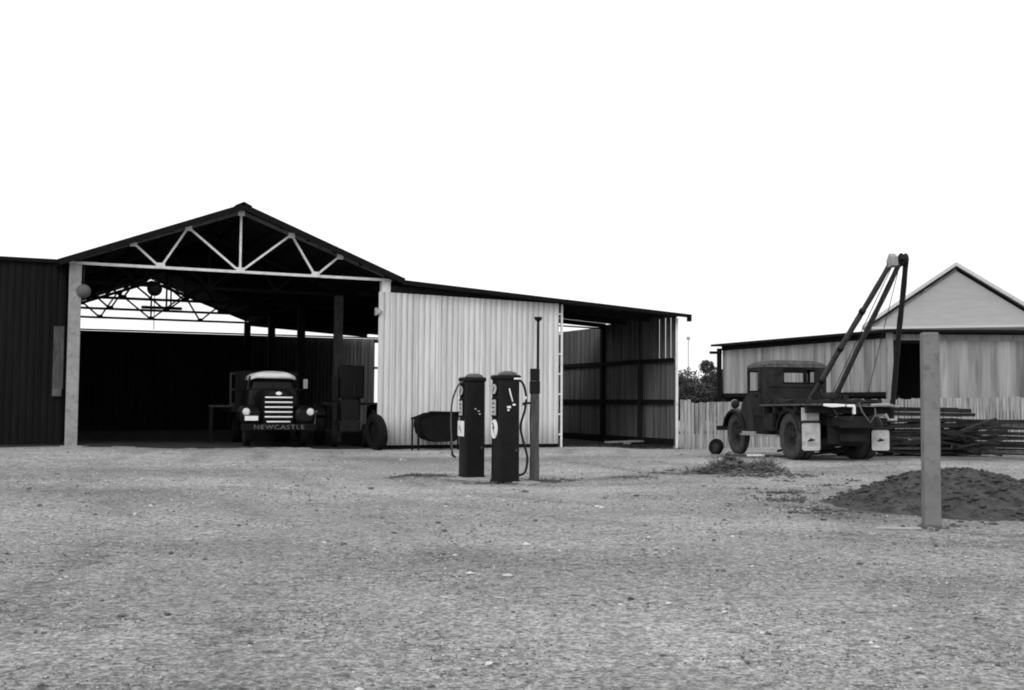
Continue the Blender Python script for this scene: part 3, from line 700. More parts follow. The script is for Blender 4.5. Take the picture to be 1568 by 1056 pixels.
m_ = MB(); m_.lathe([(.02, 0), (.024, .05)], c=(.325, -.1, 1.40), n=8); m_.build('hose_clip', 'white', p2)
m_ = MB(); m_.tube([(-.02, -.23, 1.58), (.0, -.235, 1.48), (.035, -.24, 1.36)], [.012, .017, .015], 8); noz = m_.build('nozzle', 'chrome', p2, smooth=True)
m_ = MB(); m_.box((-.02, -.22, 1.27), (.06, .03, .035)); m_.box((.07, -.22, 1.31), (.045, .03, .03)); m_.box((-.03, -.22, 1.22), (.03, .03, .03)); m_.build('nozzle_hook', 'chromebar', p2)
m_ = MB(); m_.box((.13, -.215, 1.745), (.13, .03, .03)); m_.build('hose_coupling', 'white', p2, bevel=.008)
# concrete apron under the pumps
m_ = MB(); m_.prism([(-1.25, 19.35), (-.55, 19.15), (.28, 18.3), (.5, 18.55), (.1, 19.5), (-.3, 20.2), (-1.15, 20.1)], -.05, .035, 'Z')
tag(m_.build('pump_plinth', 'concrete', bevel=.015), 'low worn concrete slab that carries both dark fuel pumps', 'slab')
# timber post and vent pipe
px_, py_ = .395, 19.0
t = thing('timber_post', 'square weathered dark timber post beside the fuel pump with the oval emblem', 'post', (px_, py_, gz(px_, py_)), R(4))
m_ = MB(); rings = [[(p[0]+.004*math.sin(z*5), p[1], z) for p in rrect(.15+.012*math.sin(z*7), .15, .015, 0, 0, 3)] for z in (-.1, .0, .2, .5, .8, 1.1, 1.3, 1.5)]
m_.loft(rings); m_.build('post_shaft', 'postwood', t)
m_ = MB(); m_.span(-.085, .085, -.085, .085, 1.5, 1.72); m_.build('post_collar', 'pump', t, bevel=.01)
m_ = MB(); m_.span(-.078, .078, -.078, .078, 1.725, 1.93); m_.build('post_box', 'pump', t, bevel=.01)
m_ = MB(); m_.tube([(-.07, -.03, 1.34), (-.19, -.05, 1.34)], .02, 8); m_.tube([(-.15, -.05, 1.34), (-.15, -.05, 1.42)], .012, 6); m_.tube([(-.19, -.05, 1.345), (-.2, -.05, 1.30)], .02, 8); m_.build('tap', 'hose', t)
vx_, vy_ = .457, 19.45
t = thing('vent_pipe', 'thin black capped vent pipe standing up behind the timber post', 'pipe', (vx_, vy_, gz(vx_, vy_)), 0)
m_ = MB(); m_.tube([(0, 0, 0), (0, 0, 2.82)], .025, 10); m_.build('pipe', 'pump', t, smooth=True)
m_ = MB(); m_.lathe([(.026, 2.77), (.06, 2.80), (.07, 2.83), (.07, 2.85), (.03, 2.855)], n=16); m_.build('pipe_cap', 'pump', t, smooth=True)

# ---------------------------------------------------------------- trough on legs by iron wall
ax, ay = SW(W+1.30, -.75)
t = thing('forge_table', 'dark metal trough on thin legs standing before the pale iron wall', 'trough', (ax, ay, g(ax, ay)), RZ); t.scale = (1.04, 1, 1.12)
m_ = MB(); m_.prism([(-.25, .94), (.50, .93), (.56, .86), (.54, .30), (.46, .22), (-.10, .20), (-.34, .27), (-.50, .42), (-.56, .60), (-.54, .84)], -.32, .32); m_.build('trough_body', 'fascia', t, bevel=.03)
m_ = MB(); m_.bar((-.84, -.34, .79), (-.25, -.34, .96), .05, .06); m_.bar((-.25, -.34, .96), (.50, -.34, .95), .05, .05); m_.bar((.50, -.34, .95), (.92, -.34, .72), .05, .07); m_.build('rim_rail', 'fascia', t)
for u_, z_ in ((-.80, .80), (-.62, .85), (.32, .5), (.52, .9)):
    m_ = MB(); m_.bar((u_, -.33, -.05), (u_, -.33, z_), .04); m_.build('leg', 'fascia', t)
m_ = MB(); m_.bar((.45, .30, .75), (.95, .1, .50), .05, .05); m_.build('handle', 'fascia', t)

# ---------------------------------------------------------------- crane truck
cx, cy = 7.42, 26.0
T3 = thing('crane_truck', 'old dusty crane truck with pale mudflaps and long pole jib seen from behind', 'truck', (cx, cy, .095), R(12.2))
# local: rear axle at y=0, front +Y, deck z 1.26..1.33 ; pitch slightly with the ground
T3.rotation_euler = (R(-.6), 0, R(12.2))
for sx in (-1, 1):
    wheel(T3, (sx*.90, 0, .54), .54, .22, 'tyre', 'rim', 'rear_wheel', dual=True, side=sx, hub='oldpaint')
    wheel(T3, (sx*.78, 3.35, .54), .54, .20, 'tyre', 'rim', 'front_wheel', side=sx, hub='oldpaint')
    m_ = fender_shell(.60, .52, 8, 172, c=(sx*.80, 0, .58), flat=.02); m_.build('rear_mudguard', 'truckpaint', T3, smooth=True)
    m_ = fender_shell(.66, .30, 15, 172, c=(sx*.82, 3.35, .56), flat=.12); m_.build('front_mudguard', 'truckpaint', T3, smooth=True)
    m_ = MB(); fl = m_; fl.loft([[(p[0]+sx*.86, y_, p[1]) for p in rrect(.44, h_, .05, 0, c_, 4)] for y_, h_, c_ in ((-.80, .62 if sx < 0 else .46, .53 if sx < 0 else .45), (-.785, .62 if sx < 0 else .46, .53 if sx < 0 else .45))])
    mf = m_.build('mudflap', 'flap', T3)
    m_ = MB(); m_.prism([(sx*.86+.09*math.cos(R(a)), .45+.022*math.sin(R(a))+.012*math.cos(R(a))) for a in range(0, 360, 20)], -.812, -.802); m_.prism([(sx*.86-.05, .475), (sx*.86+.03, .475), (sx*.86+.0, .495), (sx*.86-.03, .495)], -.812, -.802); m_.build('mudflap_emblem', 'oldpaint', mf)
    m_ = MB(); m_.box((sx*.86, -.76, 1.02), (.42, .05, .32) if sx < 0 else (.3, .05, .06)); m_.build('flap_bracket', 'flap', T3, bevel=.01)
    m_ = MB(); m_.bar((sx*.86-.24, -.80, .87 if sx < 0 else .72), (sx*.86+.24, -.80, .87 if sx < 0 else .72), .04, .05); m_.build('flap_bar', 'rim', T3)
m_ = MB()
for sx in (-1, 1): m_.span(sx*.42-.05, sx*.42+.05, -1.25, 4.2, .78, .98)
m_.span(-.42, .42, -1.3, -1.18, .74, 1.0); m_.span(-.9, .9, -.08, .08, .48, .62); m_.span(-.8, .8, 3.28, 3.42, .48, .6)
m_.span(-.45, .45, .3, .5, .76, .98)
m_.build('chassis', 'darksteel', T3)
m_ = MB(); m_.lathe([(.02, -.25), (.2, -.2), (.22, 0), (.2, .2), (.02, .25)], c=(0, 0, .55), axis='X', n=18); m_.build('differential', 'darksteel', T3, smooth=True)
# deck with boards of uneven ends
m_ = MB()
for k in range(9):
    x0 = -1.06+k*.236; m_.span(x0, x0+.228, -1.12-random.uniform(0, .12), 1.50, 1.225+random.uniform(0, .01), 1.275)
m_.build('deck', 'postwood', T3)
m_ = MB(); 
for yy in (-1.0, -.45, .1, .65, 1.2): m_.span(-1.06, 1.04, yy, yy+.1, 1.06, 1.215)
m_.span(-.55, -.45, -1.1, 1.45, .99, 1.055); m_.span(.45, .55, -1.1, 1.45, .99, 1.055)
m_.build('deck_bearers', 'darkwood', T3)
m_ = MB(); m_.span(-.84, -.78, .72, 2.62, .56, 1.20); m_.span(-.70, .70, 1.0, 1.05, .45, 1.2); m_.build('side_valance', 'darkwood', T3)
m_ = MB(); m_.span(-.52, .50, -.98, -.86, .36, .98); m_.span(-.30, .35, -1.10, -.98, .42, .62); m_.span(-.62, .62, -.5, -.42, .30, .5); m_.build('under_deck_fill', 'darkwood', T3, bevel=.03)  # added dark blocks that fill the dark space between the rear wheels
m_ = MB(); m_.prism([(-.80, 1.215), (-.62, 1.19), (-.30, 1.21), (-.29, 1.255), (-.5, 1.27), (-.80, 1.27)], -1.32, -1.25); m_.build('white_board', 'white', T3, bevel=.01)
m_ = MB(); m_.span(-.24, -.06, -1.32, -1.24, 1.20, 1.255); m_.span(-.10, -.055, -1.34, -1.25, 1.04, 1.215); m_.build('tail_fittings', 'white', T3, bevel=.01)
m_ = MB(); m_.tube([(.35, -1.28, 1.24), (.7, -1.30, 1.26), (1.04, -1.25, 1.22)], .035, 8); m_.tube([(.75, -1.2, 1.05), (.80, -1.25, .92), (1.0, -1.25, .92)], .03, 8); m_.build('tail_pipe_rail', 'concrete', T3)
m_ = MB()
for (a, b, c, d_) in ((-.75, .9, .4, .15), (-.1, 1.0, .5, .12), (.5, .6, .6, .14), (.2, -.4, .5, .09), (.75, -.6, .4, .10), (-.6, 0.1, .35, .12), (-.85, 1.2, .3, .2), (.8, .9, .3, .22), (.3, -.9, .5, .06), (-.7, -.8, .45, .07), (.85, .1, .3, .1), (-.3, 1.3, .3, .2)):
    m_.box((a, b, 1.28+d_/2), (c, .28, d_), rz=random.uniform(-.3, .3))
rg = random.Random(5)
for _ in range(26):
    q = rg.uniform(.04, .12); m_.box((rg.uniform(-.95, .95), rg.uniform(-1.15, 1.35), 1.28+q/2), (rg.uniform(.08, .3), rg.uniform(.05, .3), q), rz=rg.uniform(-1, 1), ry=rg.uniform(-.2, .2))
m_.build('deck_gear', 'oldpaint', T3, bevel=.012)
m_ = MB()
for k in range(3): m_.tube([(.42+.1*math.cos(a/3), -.75+.1*math.sin(a/3), 1.30+.02*k) for a in range(20)], .014, 5)
m_.tube([(.1, -1.2, 1.3), (.12, -1.3, 1.1), (.3, -1.33, .85), (.45, -1.3, 1.05), (.47, -1.22, 1.25)], .016, 6)
m_.build('rope_coil', 'dustytop', T3)
m_ = MB(); m_.tube([(-.55, -1.27, 1.15), (-.45, -1.3, .95), (-.2, -1.31, .9), (-.02, -1.27, 1.1)], .018, 6); m_.build('tow_chain', 'rim', T3)
m_ = MB(); m_.span(-.873, -.858, 1.78, 1.79, 1.05, 2.2); m_.span(-.873, -.858, 1.8, 2.6, 1.60, 1.625); m_.span(-.885, -.86, 2.0, 2.1, 1.48, 1.51); m_.build('door_trim', 'fascia', T3)
m_ = MB(); m_.span(-.74, .74, 1.608, 1.62, 1.70, 1.715); m_.span(-.74, .74, 1.608, 1.62, 1.42, 1.435); m_.build('panel_seam', 'fascia', T3)
# cab
def r3(z, hw, y0, y1, r_): return [(p[0], p[1], z) for p in rrect(hw*2, y1-y0, r_, 0, (y0+y1)/2, 6)]
cabY0, cabY1 = 1.62, 2.62
cabw = .86
# back panel with window hole
bm_ = MB(); th = .04
wx0, wx1, wz0, wz1 = -.32, .50, 1.83, 2.15
for (x0, x1, z0, z1) in ((-cabw+.10, wx0, 1.0, 2.27), (wx1, cabw-.10, 1.0, 2.27), (wx0, wx1, 1.0, wz0), (wx0, wx1, wz1, 2.27)):
    bm_.span(x0, x1, cabY0, cabY0+th, z0, z1)
bm_.build('cab_back', 'oldpaint', T3)
m_ = MB()
for sx in (-1, 1):
    # rounded rear corners
    m_.tube([(sx*(cabw-.11), cabY0+.115, 1.0), (sx*(cabw-.11), cabY0+.115, 2.24)], .112, 16)
    m_.span(min(sx*cabw, sx*(cabw-.04)), max(sx*cabw, sx*(cabw-.04)), cabY0+.115, cabY1, 1.0, 1.62)
    m_.span(min(sx*cabw, sx*(cabw-.04)), max(sx*cabw, sx*(cabw-.04)), cabY0+.115, cabY0+.38, 1.62, 2.24)
    m_.span(min(sx*cabw, sx*(cabw-.04)), max(sx*cabw, sx*(cabw-.04)), cabY0+.381, cabY1, 2.12, 2.24)
    m_.span(min(sx*cabw, sx*(cabw-.05)), max(sx*cabw, sx*(cabw-.05)), cabY1-.07, cabY1+.01, 1.62, 2.12)
m_.span(-cabw+.05, cabw-.05, cabY1-.04, cabY1, 1.0, 1.60); m_.span(-cabw+.05, cabw-.05, cabY1-.04, cabY1, 2.10, 2.24)
m_.build('cab_sides', 'oldpaint', T3, smooth=True)
m_ = MB(); m_.loft([r3(2.20, cabw+.01, cabY0-.01, cabY1+.10, .13), r3(2.26, cabw+.0, cabY0+.0, cabY1+.09, .14), r3(2.33, cabw-.07, cabY0+.05, cabY1+.02, .2), r3(2.375, cabw-.22, cabY0+.14, cabY1-.1, .2), r3(2.395, cabw-.45, cabY0+.35, cabY1-.3, .12)])
m_.build('cab_roof', 'postwood', T3, smooth=True)
m_ = MB(); m_.span(wx0+.53, wx0+.60, cabY0-.015, cabY0+.05, wz0-.02, wz1+.02); m_.span(wx0-.03, wx0+.53, cabY0-.02, cabY0+.05, wz1-.07, wz1+.04); m_.span(wx0-.03, wx1+.03, cabY0-.012, cabY0+.05, wz0-.035, wz0); m_.build('rear_window_frame', 'fascia', T3)
m_ = MB(); m_.box((-.2, cabY0+.45, 1.25), (1.1, .5, .5)); m_.build('seat', 'darkwood', T3, bevel=.05)
# bonnet and radiator
m_ = MB(); m_.loft([[(p[0], y_, p[1]) for p in rrect(w_, z1-.75, .12, 0, (z1+.75)/2, 5)] for y_, w_, z1 in ((2.62, 1.15, 1.58), (3.2, .98, 1.46), (3.85, .78, 1.40), (3.95, .74, 1.36))]); m_.build('bonnet', 'oldpaint2', T3, smooth=True)
m_ = MB(); m_.loft([[(-.86, y_, z) for y_, z in ()]] ) if False else None
m_ = MB(); m_.prism([(2.30, 1.0), (2.62, 1.55), (3.0, 1.28), (3.02, 1.0), (2.75, .55), (2.3, .55)], -.88, -.60, 'X'); m_.build('scuttle_panel', 'oldpaint2', T3, bevel=.04)
m_ = MB(); m_.prism([(2.30, 1.0), (2.62, 1.55), (3.0, 1.28), (3.02, 1.0), (2.75, .55), (2.3, .55)], .60, .88, 'X'); m_.build('scuttle_panel', 'oldpaint2', T3, bevel=.04)
for sx in (-1, 1):
    m_ = MB(); m_.lathe([(.03, .0), (.09, .03), (.11, .1), (.115, .13)], c=(sx*.66, 3.72, 1.30), axis='Y', n=20); hl = m_.build('headlamp', 'oldpaint', T3, smooth=True)
    m_ = MB(); m_.lathe([(.11, .13), (.125, .15), (.11, .165), (.02, .18)], c=(sx*.66, 3.72, 1.30), axis='Y', n=20); m_.build('lamp_rim', 'concrete', hl, smooth=True)
    m_ = MB(); m_.span(sx*.86-.16, sx*.86+.16, .75, 2.75, .50, .54); m_.build('running_board', 'greywood', T3, bevel=.01)
m_ = MB(); m_.span(-.98, -.90, 2.0, 2.7, .54, .60); m_.build('step_edge', 'concrete', T3, bevel=.01)
m_ = MB(); m_.box((0, 4.35, .66), (1.95, .06, .12)); m_.bar((-.42, 4.0, .8), (-.42, 4.35, .68), .05); m_.bar((.42, 4.0, .8), (.42, 4.35, .68), .05); m_.build('front_bumper', 'darksteel', T3)
m_ = MB(); m_.lathe([(.02, -.3), (.17, -.28), (.17, .28), (.02, .3)], c=(-.78, 1.15, .85), axis='Y', n=18); m_.build('fuel_tank', 'truckpaint', T3, smooth=True)
m_ = MB(); m_.span(-.98, -.55, .95, 1.45, .62, 1.05); m_.build('tool_box', 'oldpaint', T3, bevel=.02)
# jib: two poles and a strut meeting in a head
def local_from_world(p): return T3_inv @ Vector(p)
bpy.context.view_layer.update(); T3_inv = T3.matrix_world.inverted()
apex = (0.02, -2.98, 4.36)
def pole(a, b, r0, r1, m, nm):
    mb = MB(); n = 14; pts = []; rr = []
    A_, B_ = Vector(a), Vector(b)
    for i in range(n+1):
        t = i/n; p = A_.lerp(B_, t); pts.append(p + Vector((.008*math.sin(t*9), 0, .01*math.sin(t*7)))); rr.append(r0+(r1-r0)*t+.004*math.sin(i*2.3))
    mb.tube(pts, rr, 10); return mb.build(nm, m, T3, smooth=True)
pole((-.22, .62, 1.26), (-.12, -2.95, 4.20), .070, .056, 'trunk', 'jib_pole')
pole((.36, .55, 1.26), (.08, -2.95, 4.20), .062, .054, 'postwood', 'jib_pole')
pole((.98, -1.05, .95), (.19, -3.02, 4.25), .062, .058, 'hose', 'jib_strut')
for t_ in (.18, .42, .68):
    m_ = MB(); a = Vector((-.22, .62, 1.26)).lerp(Vector((-.12, -2.95, 4.20)), t_); b = Vector((-.22, .62, 1.26)).lerp(Vector((-.12, -2.95, 4.20)), t_+.018); m_.tube([a, b], .074, 12); m_.build('pole_band', 'fascia', T3)
m_ = MB(); m_.prism([(-3.10, 4.13), (-2.88, 4.11), (-2.85, 4.26), (-2.97, 4.41), (-3.08, 4.33)], -.17, -.02, 'X'); m_.build('jib_head', 'concrete', T3, bevel=.02)
m_ = MB(); m_.lathe([(.10, -.04), (.145, -.05), (.12, -.02), (.12, .02), (.145, .05), (.10, .06)], c=(.14, -3.0, 4.27), axis='X', n=20); m_.lathe([(.02, -.2), (.035, -.2), (.035, .12), (.02, .12)], c=(.08, -3.0, 4.27), axis='X', n=10); m_.build('pulley', 'pump', T3, smooth=True)
m_ = MB()
m_.tube([(.05, -2.9, 4.2), (.1, -.2, 1.35)], .009, 5); m_.tube([(.0, -2.85, 4.2), (-.05, -.1, 1.35)], .009, 5); m_.tube([(.1, -2.95, 4.2), (.45, -.9, 1.35)], .008, 5)
m_.build('winch_rope', 'hose', T3)
m_ = MB(); m_.lathe([(.16, -.25), (.16, -.22), (.09, -.21), (.09, .21), (.16, .22), (.16, .25)], c=(.05, .1, 1.44), axis='X', n=18); m_.build('winch_drum', 'rim', T3, smooth=True)
for sx in (-.26, .36):
    m_ = MB(); m_.prism([(-.15, 1.27), (.35, 1.27), (.2, 1.55), (.0, 1.55)], sx-.02, sx+.02, 'X'); m_.build('winch_frame', 'darksteel', T3)

# pale plank under crane truck, drum by its nose
x, y = 6.05, 27.6
m_ = MB(); m_.box((0, 0, .03), (.42, .16, .05)); tag(m_.build('pale_plank', 'white', loc=(x, y, g(x, y)+.02), bevel=.01), 'short white plank lying under the side of the crane truck', 'plank')
x, y = 5.50, 29.9
t = thing('spare_tyre', 'dusty loose tyre lying by the front bumper of the crane truck', 'tyre', (x, y, g(x, y)+.20), 0); t.rotation_euler = (0, R(80), R(20))
r_ = .22; wd = .14; w_ = MB()
prof = [(r_*.58, -wd*.36), (r_*.8, -wd*.48), (r_*.93, -wd*.46), (r_, -wd*.2), (r_, wd*.2), (r_*.93, wd*.46), (r_*.8, wd*.48), (r_*.58, wd*.36), (r_*.64, 0)]
rings = [[(h, math.cos(2*math.pi*k/n)*q, math.sin(2*math.pi*k/n)*q) for k in range(n)] for q, h in prof]; rings.append(rings[0]); w_.loft(rings, cap=False)
w_.build('tyre_casing', 'blacktyre', t, smooth=True); t.rotation_euler = (0, R(12), R(40)); t.location.z = g(x, y)+.205
m_ = MB(); m_.lathe([(.02, .02), (.1, .04), (.135, .02), (.135, -.02), (.02, -.03)], axis='X', n=24); m_.build('rim', 'rim', t, smooth=True)

# ---------------------------------------------------------------- timber and scrap stack behind crane truck
def stack(x, y, rz, label, seed, L, rows, m='greywood'):
    rnd = random.Random(seed)
    t = thing('timber_stack', label, 'timber', (x, y, g(x, y)), R(rz), 'timber stacks by the crane truck')
    mb = [MB(), MB()]
    z = .05
    for r in range(rows):
        th = rnd.uniform(.07, .13)
        for k in range(5):
            l_ = L*rnd.uniform(.8, 1.05); mb[rnd.random() < .25].box((rnd.uniform(-.15, .15), -.5+k*.25+rnd.uniform(-.03, .03), z+th/2), (l_, rnd.uniform(.14, .22), th*.8), rz=rnd.uniform(-.04, .04), ry=rnd.uniform(-.02, .02))
        z += th+rnd.choice((0, .03, .06))
    mb[0].build('dark_boards', 'oldpaint', t); mb[1].build('pale_boards', 'postwood', t)
stack(10.6, 29.3, 8, 'high stack of rough timber behind the crane truck tail', 3, 2.6, 10)
stack(13.6, 30.5, -6, 'lower stack of rough timber behind the concrete gatepost', 9, 3.2, 8)
m_ = MB()
for k in range(120):
    a = random.uniform(-1.6, 3.8); b = random.uniform(-.6, .9); l_ = random.uniform(.5, 1.8)
    m_.box((a, b, random.uniform(.02, .85)), (l_, .08, .06), rz=random.uniform(-.7, .7), ry=random.uniform(-.25, .25))
o = m_.build('scrap_timber', 'rim', loc=(8.7, 28.9, g(9, 29)+.05)); tag(o, 'tangled heap of dark scrap timber on the ground near the pale mudflaps', 'scrap timber')

# ---------------------------------------------------------------- paling fence
fn = thing('paling_fence', 'weathered grey paling fence running from the lean-to past the crane truck', 'fence', (0, 0, 0))
P0 = Vector((5.46, 36.0)); P1 = Vector((17.2, 39.6)); L = (P1-P0).length; d = (P1-P0)/L; nr_ = Vector((d.y, -d.x))
m_ = MB(); q = 0; k = 0; rz_ = math.atan2(d.y, d.x)
while q < L:
    wd = random.uniform(.095, .12); p = P0+d*(q+wd/2); top = 1.38+.30*q/L+random.uniform(-.025, .02)+(.10 if q < .35 else 0)
    zb = g(p.x, p.y)-.05
    m_.box((p.x+nr_.x*random.uniform(0, .012), p.y, (zb+top)/2), (wd, .02, top-zb), rz=rz_+random.uniform(-.03, .03), ry=random.uniform(-.008, .008))
    q += wd+random.uniform(.012, .034); k += 1
m_.build('palings', 'fence', fn)
m_ = MB()
for z in (.4, 1.1): m_.bar((P0.x-nr_.x*.05, P0.y-nr_.y*.05, z), (P1.x-nr_.x*.05, P1.y-nr_.y*.05, z+.2), .05, .09)
m_.build('fence_rails', 'darkwood', fn)
for q in (0.4, 2.8, 5.2, 7.6, 10, 12.1):
    p = P0+d*q-nr_*.12; m_ = MB(); m_.box((p.x, p.y, .6), (.1, .1, 1.45)); m_.build('fence_post', 'darkwood', fn)
# continues beyond
fn2 = thing('boundary_fence', 'far stretch of grey paling fence beyond the concrete gatepost', 'fence', (0, 0, 0))
m_ = MB(); q = 0; P2 = Vector((17.3, 39.6)); P3 = Vector((30, 40.5)); L2 = (P3-P2).length; d2 = (P3-P2)/L2
while q < L2:
    p = P2+d2*q; top = 1.68+random.uniform(-.02, .02); m_.box((p.x, p.y, top/2-.1), (.11, .02, top+.2), rz=.07); q += .135
m_.build('palings', 'fence', fn2)

# ---------------------------------------------------------------- right hand shed
W0 = Vector((10.07, 53.0)); W1 = Vector((14.25, 42.0)); dd = (W1-W0).normalized()
rs = thing('board_shed', 'raised shed of weathered upright iron with thin black roof behind the paling fence', 'shed', (0, 0, 0))
m_ = MB(); corr(m_, (W0.x, W0.y), (W1.x, W1.y), 1.86, 3.98, amp=.03, period=.16, tops=3.98, nrm=(dd.y, -dd.x, 0)); m_.build('wall_sheeting', 'oldiron', rs)
m_ = MB(); m_.bar((W0.x, W0.y, 4.0), (W1.x, W1.y, 4.0), .12, .20); m_.build('wall_plate', 'fascia', rs)  # dark bar closes the eave gap and stands in for the eave shadow
m_ = MB(); m_.bar((W0.x, W0.y, 1.78), (W1.x, W1.y, 1.78), .14, .16); m_.build('floor_beam', 'fascia', rs)
m_ = MB(); m_.bar((W0.x+.4, W0.y, .9), (W1.x+.4, W1.y, .9), .08, 1.7); m_.build('base_wall', 'darkiron', rs)
m_ = MB(); m_.box((W0.x-.18, W0.y-.1, 1.95), (.20, .20, 4.1)); m_.build('post', 'fascia', rs)
m_ = MB(); m_.box((W1.x+.02, W1.y-.1, 2.1), (.22, .2, 4.0)); m_.build('post', 'greywood', rs)
# roof over both faces, black edge
RX = 24.0
roofpoly = [(W0.x-.55, W0.y+.1), (W1.x-.15, W1.y-.55), (RX, W1.y-.55), (RX, W0.y+.1)]
m_ = MB(); m_.prism(roofpoly, 4.10, 4.20, 'Z'); m_.build('roof', 'fascia', rs)
m_ = MB(); m_.box((W0.x-.35, W0.y-.1, 3.80), (.55, .3, .12)); m_.build('eaves_bracket', 'fascia', rs)
m_ = MB(); m_.span(W1.x+.14, RX, W1.y-.05, W1.y+.05, 3.82, 4.05); m_.build('lintel', 'greywood', rs)
m_ = MB(); m_.span(15.72, RX, W1.y-.04, W1.y+.04, 1.2, 3.815); m_.build('front_wall', 'oldiron', rs)
m_ = MB(); m_.span(W1.x+.9, W1.x+1.0, W1.y+3, W1.y+3.1, 0, 3.9) ; m_.build('inner_post', 'darkwood', rs)
m_ = MB(); m_.span(W1.x-.2, RX, W1.y+6, W1.y+6.1, 0, 4.05); m_.build('rear_wall', 'backiron', rs)

# far gabled house
fh = thing('gabled_house', 'pale distant house gable rising above the black edged shed roof', 'house', (0, 0, 0))
hy = 62.0
def hx(px): return (px-784)/F_PX*hy
def hz(py, px): return 1.35+(616+.0079*(px-784)-py)/F_PX*hy
ax_ = hx(1462); az = hz(404, 1462); ex = hx(1325); ez = hz(498, 1325)
fh.location = (0, 0, 0)
m_ = MB(); m_.prism([(ex+.5, 0), (ex+.5, ez-.1), (ax_, az-.45), (2*ax_-ex-.5, ez-.1), (2*ax_-ex-.5, 0)], hy, hy+9); m_.build('wall', 'farwall', fh)
m_ = MB()
for sg in (1, -1):
    e0 = ex if sg > 0 else 2*ax_-ex
    m_.prism([(e0, ez-.15), (ax_, az-.2), (ax_, az), (e0, ez+.05)], hy-.4, hy+9.4)
m_.build('roof', 'farroof', fh)
m_ = MB(); m_.prism([(ex+.15, ez-.35), (ax_, az-.42), (ax_, az-.33), (ex+.12, ez-.22)], hy-.05, hy-.02); m_.build('verge_board', 'oldiron', fh)
m_ = MB(); m_.span(ex+.6, 2*ax_-ex-.6, hy-1.6, hy-.05, ez-.25, ez-.12); m_.build('porch_roof', 'farroof', fh)

# turn the house square to the yard: its side faces away
piv = Vector((hx(1400), hy, 0)); mrot = Matrix.Rotation(R(-21), 4, 'Z')
for ch in fh.children:
    for v in ch.data.vertices: v.co = mrot @ (v.co - piv)
fh.location = piv

# ---------------------------------------------------------------- gatepost
gx, gy = 4.745, 12.6
m_ = MB(); m_.loft([[(p[0], p[1], z) for p in rrect(w_, w_, .015, 0, 0, 3)] for z, w_ in ((-.2, .184), (.02, .182), (.5, .178), (1.0, .181), (1.5, .177), (2.16, .175), (2.18, .16))])
tag(m_.build('gate_post', 'yardpost', loc=(gx, gy, g(gx, gy))), 'tall square concrete gatepost standing at the dark soil mound', 'post').rotation_euler = (0, 0, R(-8))

# ---------------------------------------------------------------- soil mound, planks, brush
def clod(mb, x, y, z, r, sq=.6):
    t = (1+5**.5)/2
    vs_ = []
    rot = Matrix.Rotation(random.uniform(0, 6.28), 3, 'Z') @ Matrix.Rotation(random.uniform(0, 3), 3, 'X')
    for v in ((1, 0, 0), (-1, 0, 0), (0, 1, 0), (0, -1, 0), (0, 0, 1), (0, 0, -1)):
        p = rot @ (Vector(v)*random.uniform(.7, 1.25)); vs_.append((x+p.x*r*1.2, y+p.y*r, z+p.z*r*sq))
    mb.add(vs_, [(0, 2, 4), (2, 1, 4), (1, 3, 4), (3, 0, 4), (2, 0, 5), (1, 2, 5), (3, 1, 5), (0, 3, 5)])

def mound(name, label, cx_, cy_, rx_, ry_, h_, seed, m='soil', nR=26, nA=72):
    vs_ = [(cx_, cy_, g(cx_, cy_)+h_)]; fs = []
    for i in range(1, nR+1):
        r_ = i/nR
        for k in range(nA):
            a = 2*math.pi*k/nA; rr = r_*(1+.18*noise.noise(Vector((math.cos(a)*1.3, math.sin(a)*1.3, seed))))
            x = cx_+math.cos(a)*rx_*rr; y = cy_+math.sin(a)*ry_*rr
            z = g(x, y)-.03+h_*max(0, (math.cos(r_*math.pi)+1)/2)**.85 + (1-r_**3)*(.05*noise.noise(Vector((x*3, y*3, seed)))+.035*noise.noise(Vector((x*8, y*8, seed)))+.07*noise.noise(Vector((x*1.2, y*1.2, seed+4))))
            vs_.append((x, y, z))
    for k in range(nA): fs.append((0, 1+k, 1+(k+1) % nA))
    for i in range(nR-1):
        for k in range(nA):
            a = 1+i*nA+k; b = 1+i*nA+(k+1) % nA; fs.append((a, a+nA, b+nA, b))
    mb = MB(); mb.add(vs_, fs)
    for _ in range(int(900*rx_)):
        a = random.uniform(0, 6.28); q = abs(random.gauss(.6, .35)); i = min(nR, max(1, int(q*nR))); k = int(a/(2*math.pi)*nA) % nA
        if q <= 1: v = vs_[1+(i-1)*nA+k]; x, y, z = v
        else: x = cx_+math.cos(a)*rx_*q; y = cy_+math.sin(a)*ry_*q; z = gz(x, y)
        clod(mb, x+random.gauss(0, .04), y+random.gauss(0, .04), z, random.choice((.012, .018, .025, .035, .05)))
    o = mb.build(name, m); return tag(o, label, 'mound')
mound('soil_mound', 'broad heap of dark soil beside the concrete gatepost', 6.05, 15.2, 2.0, 2.2, .52, 2)
x, y = 4.25, 12.25
m_ = MB(); m_.box((0, 0, .012), (.48, .035, .014), rz=R(-3)); tag(m_.build('pale_stick', 'palewood', loc=(x, y, g(x, y))), 'thin pale batten lying flat in front of the dark soil mound', 'batten')
m_ = MB()
random.seed(21)
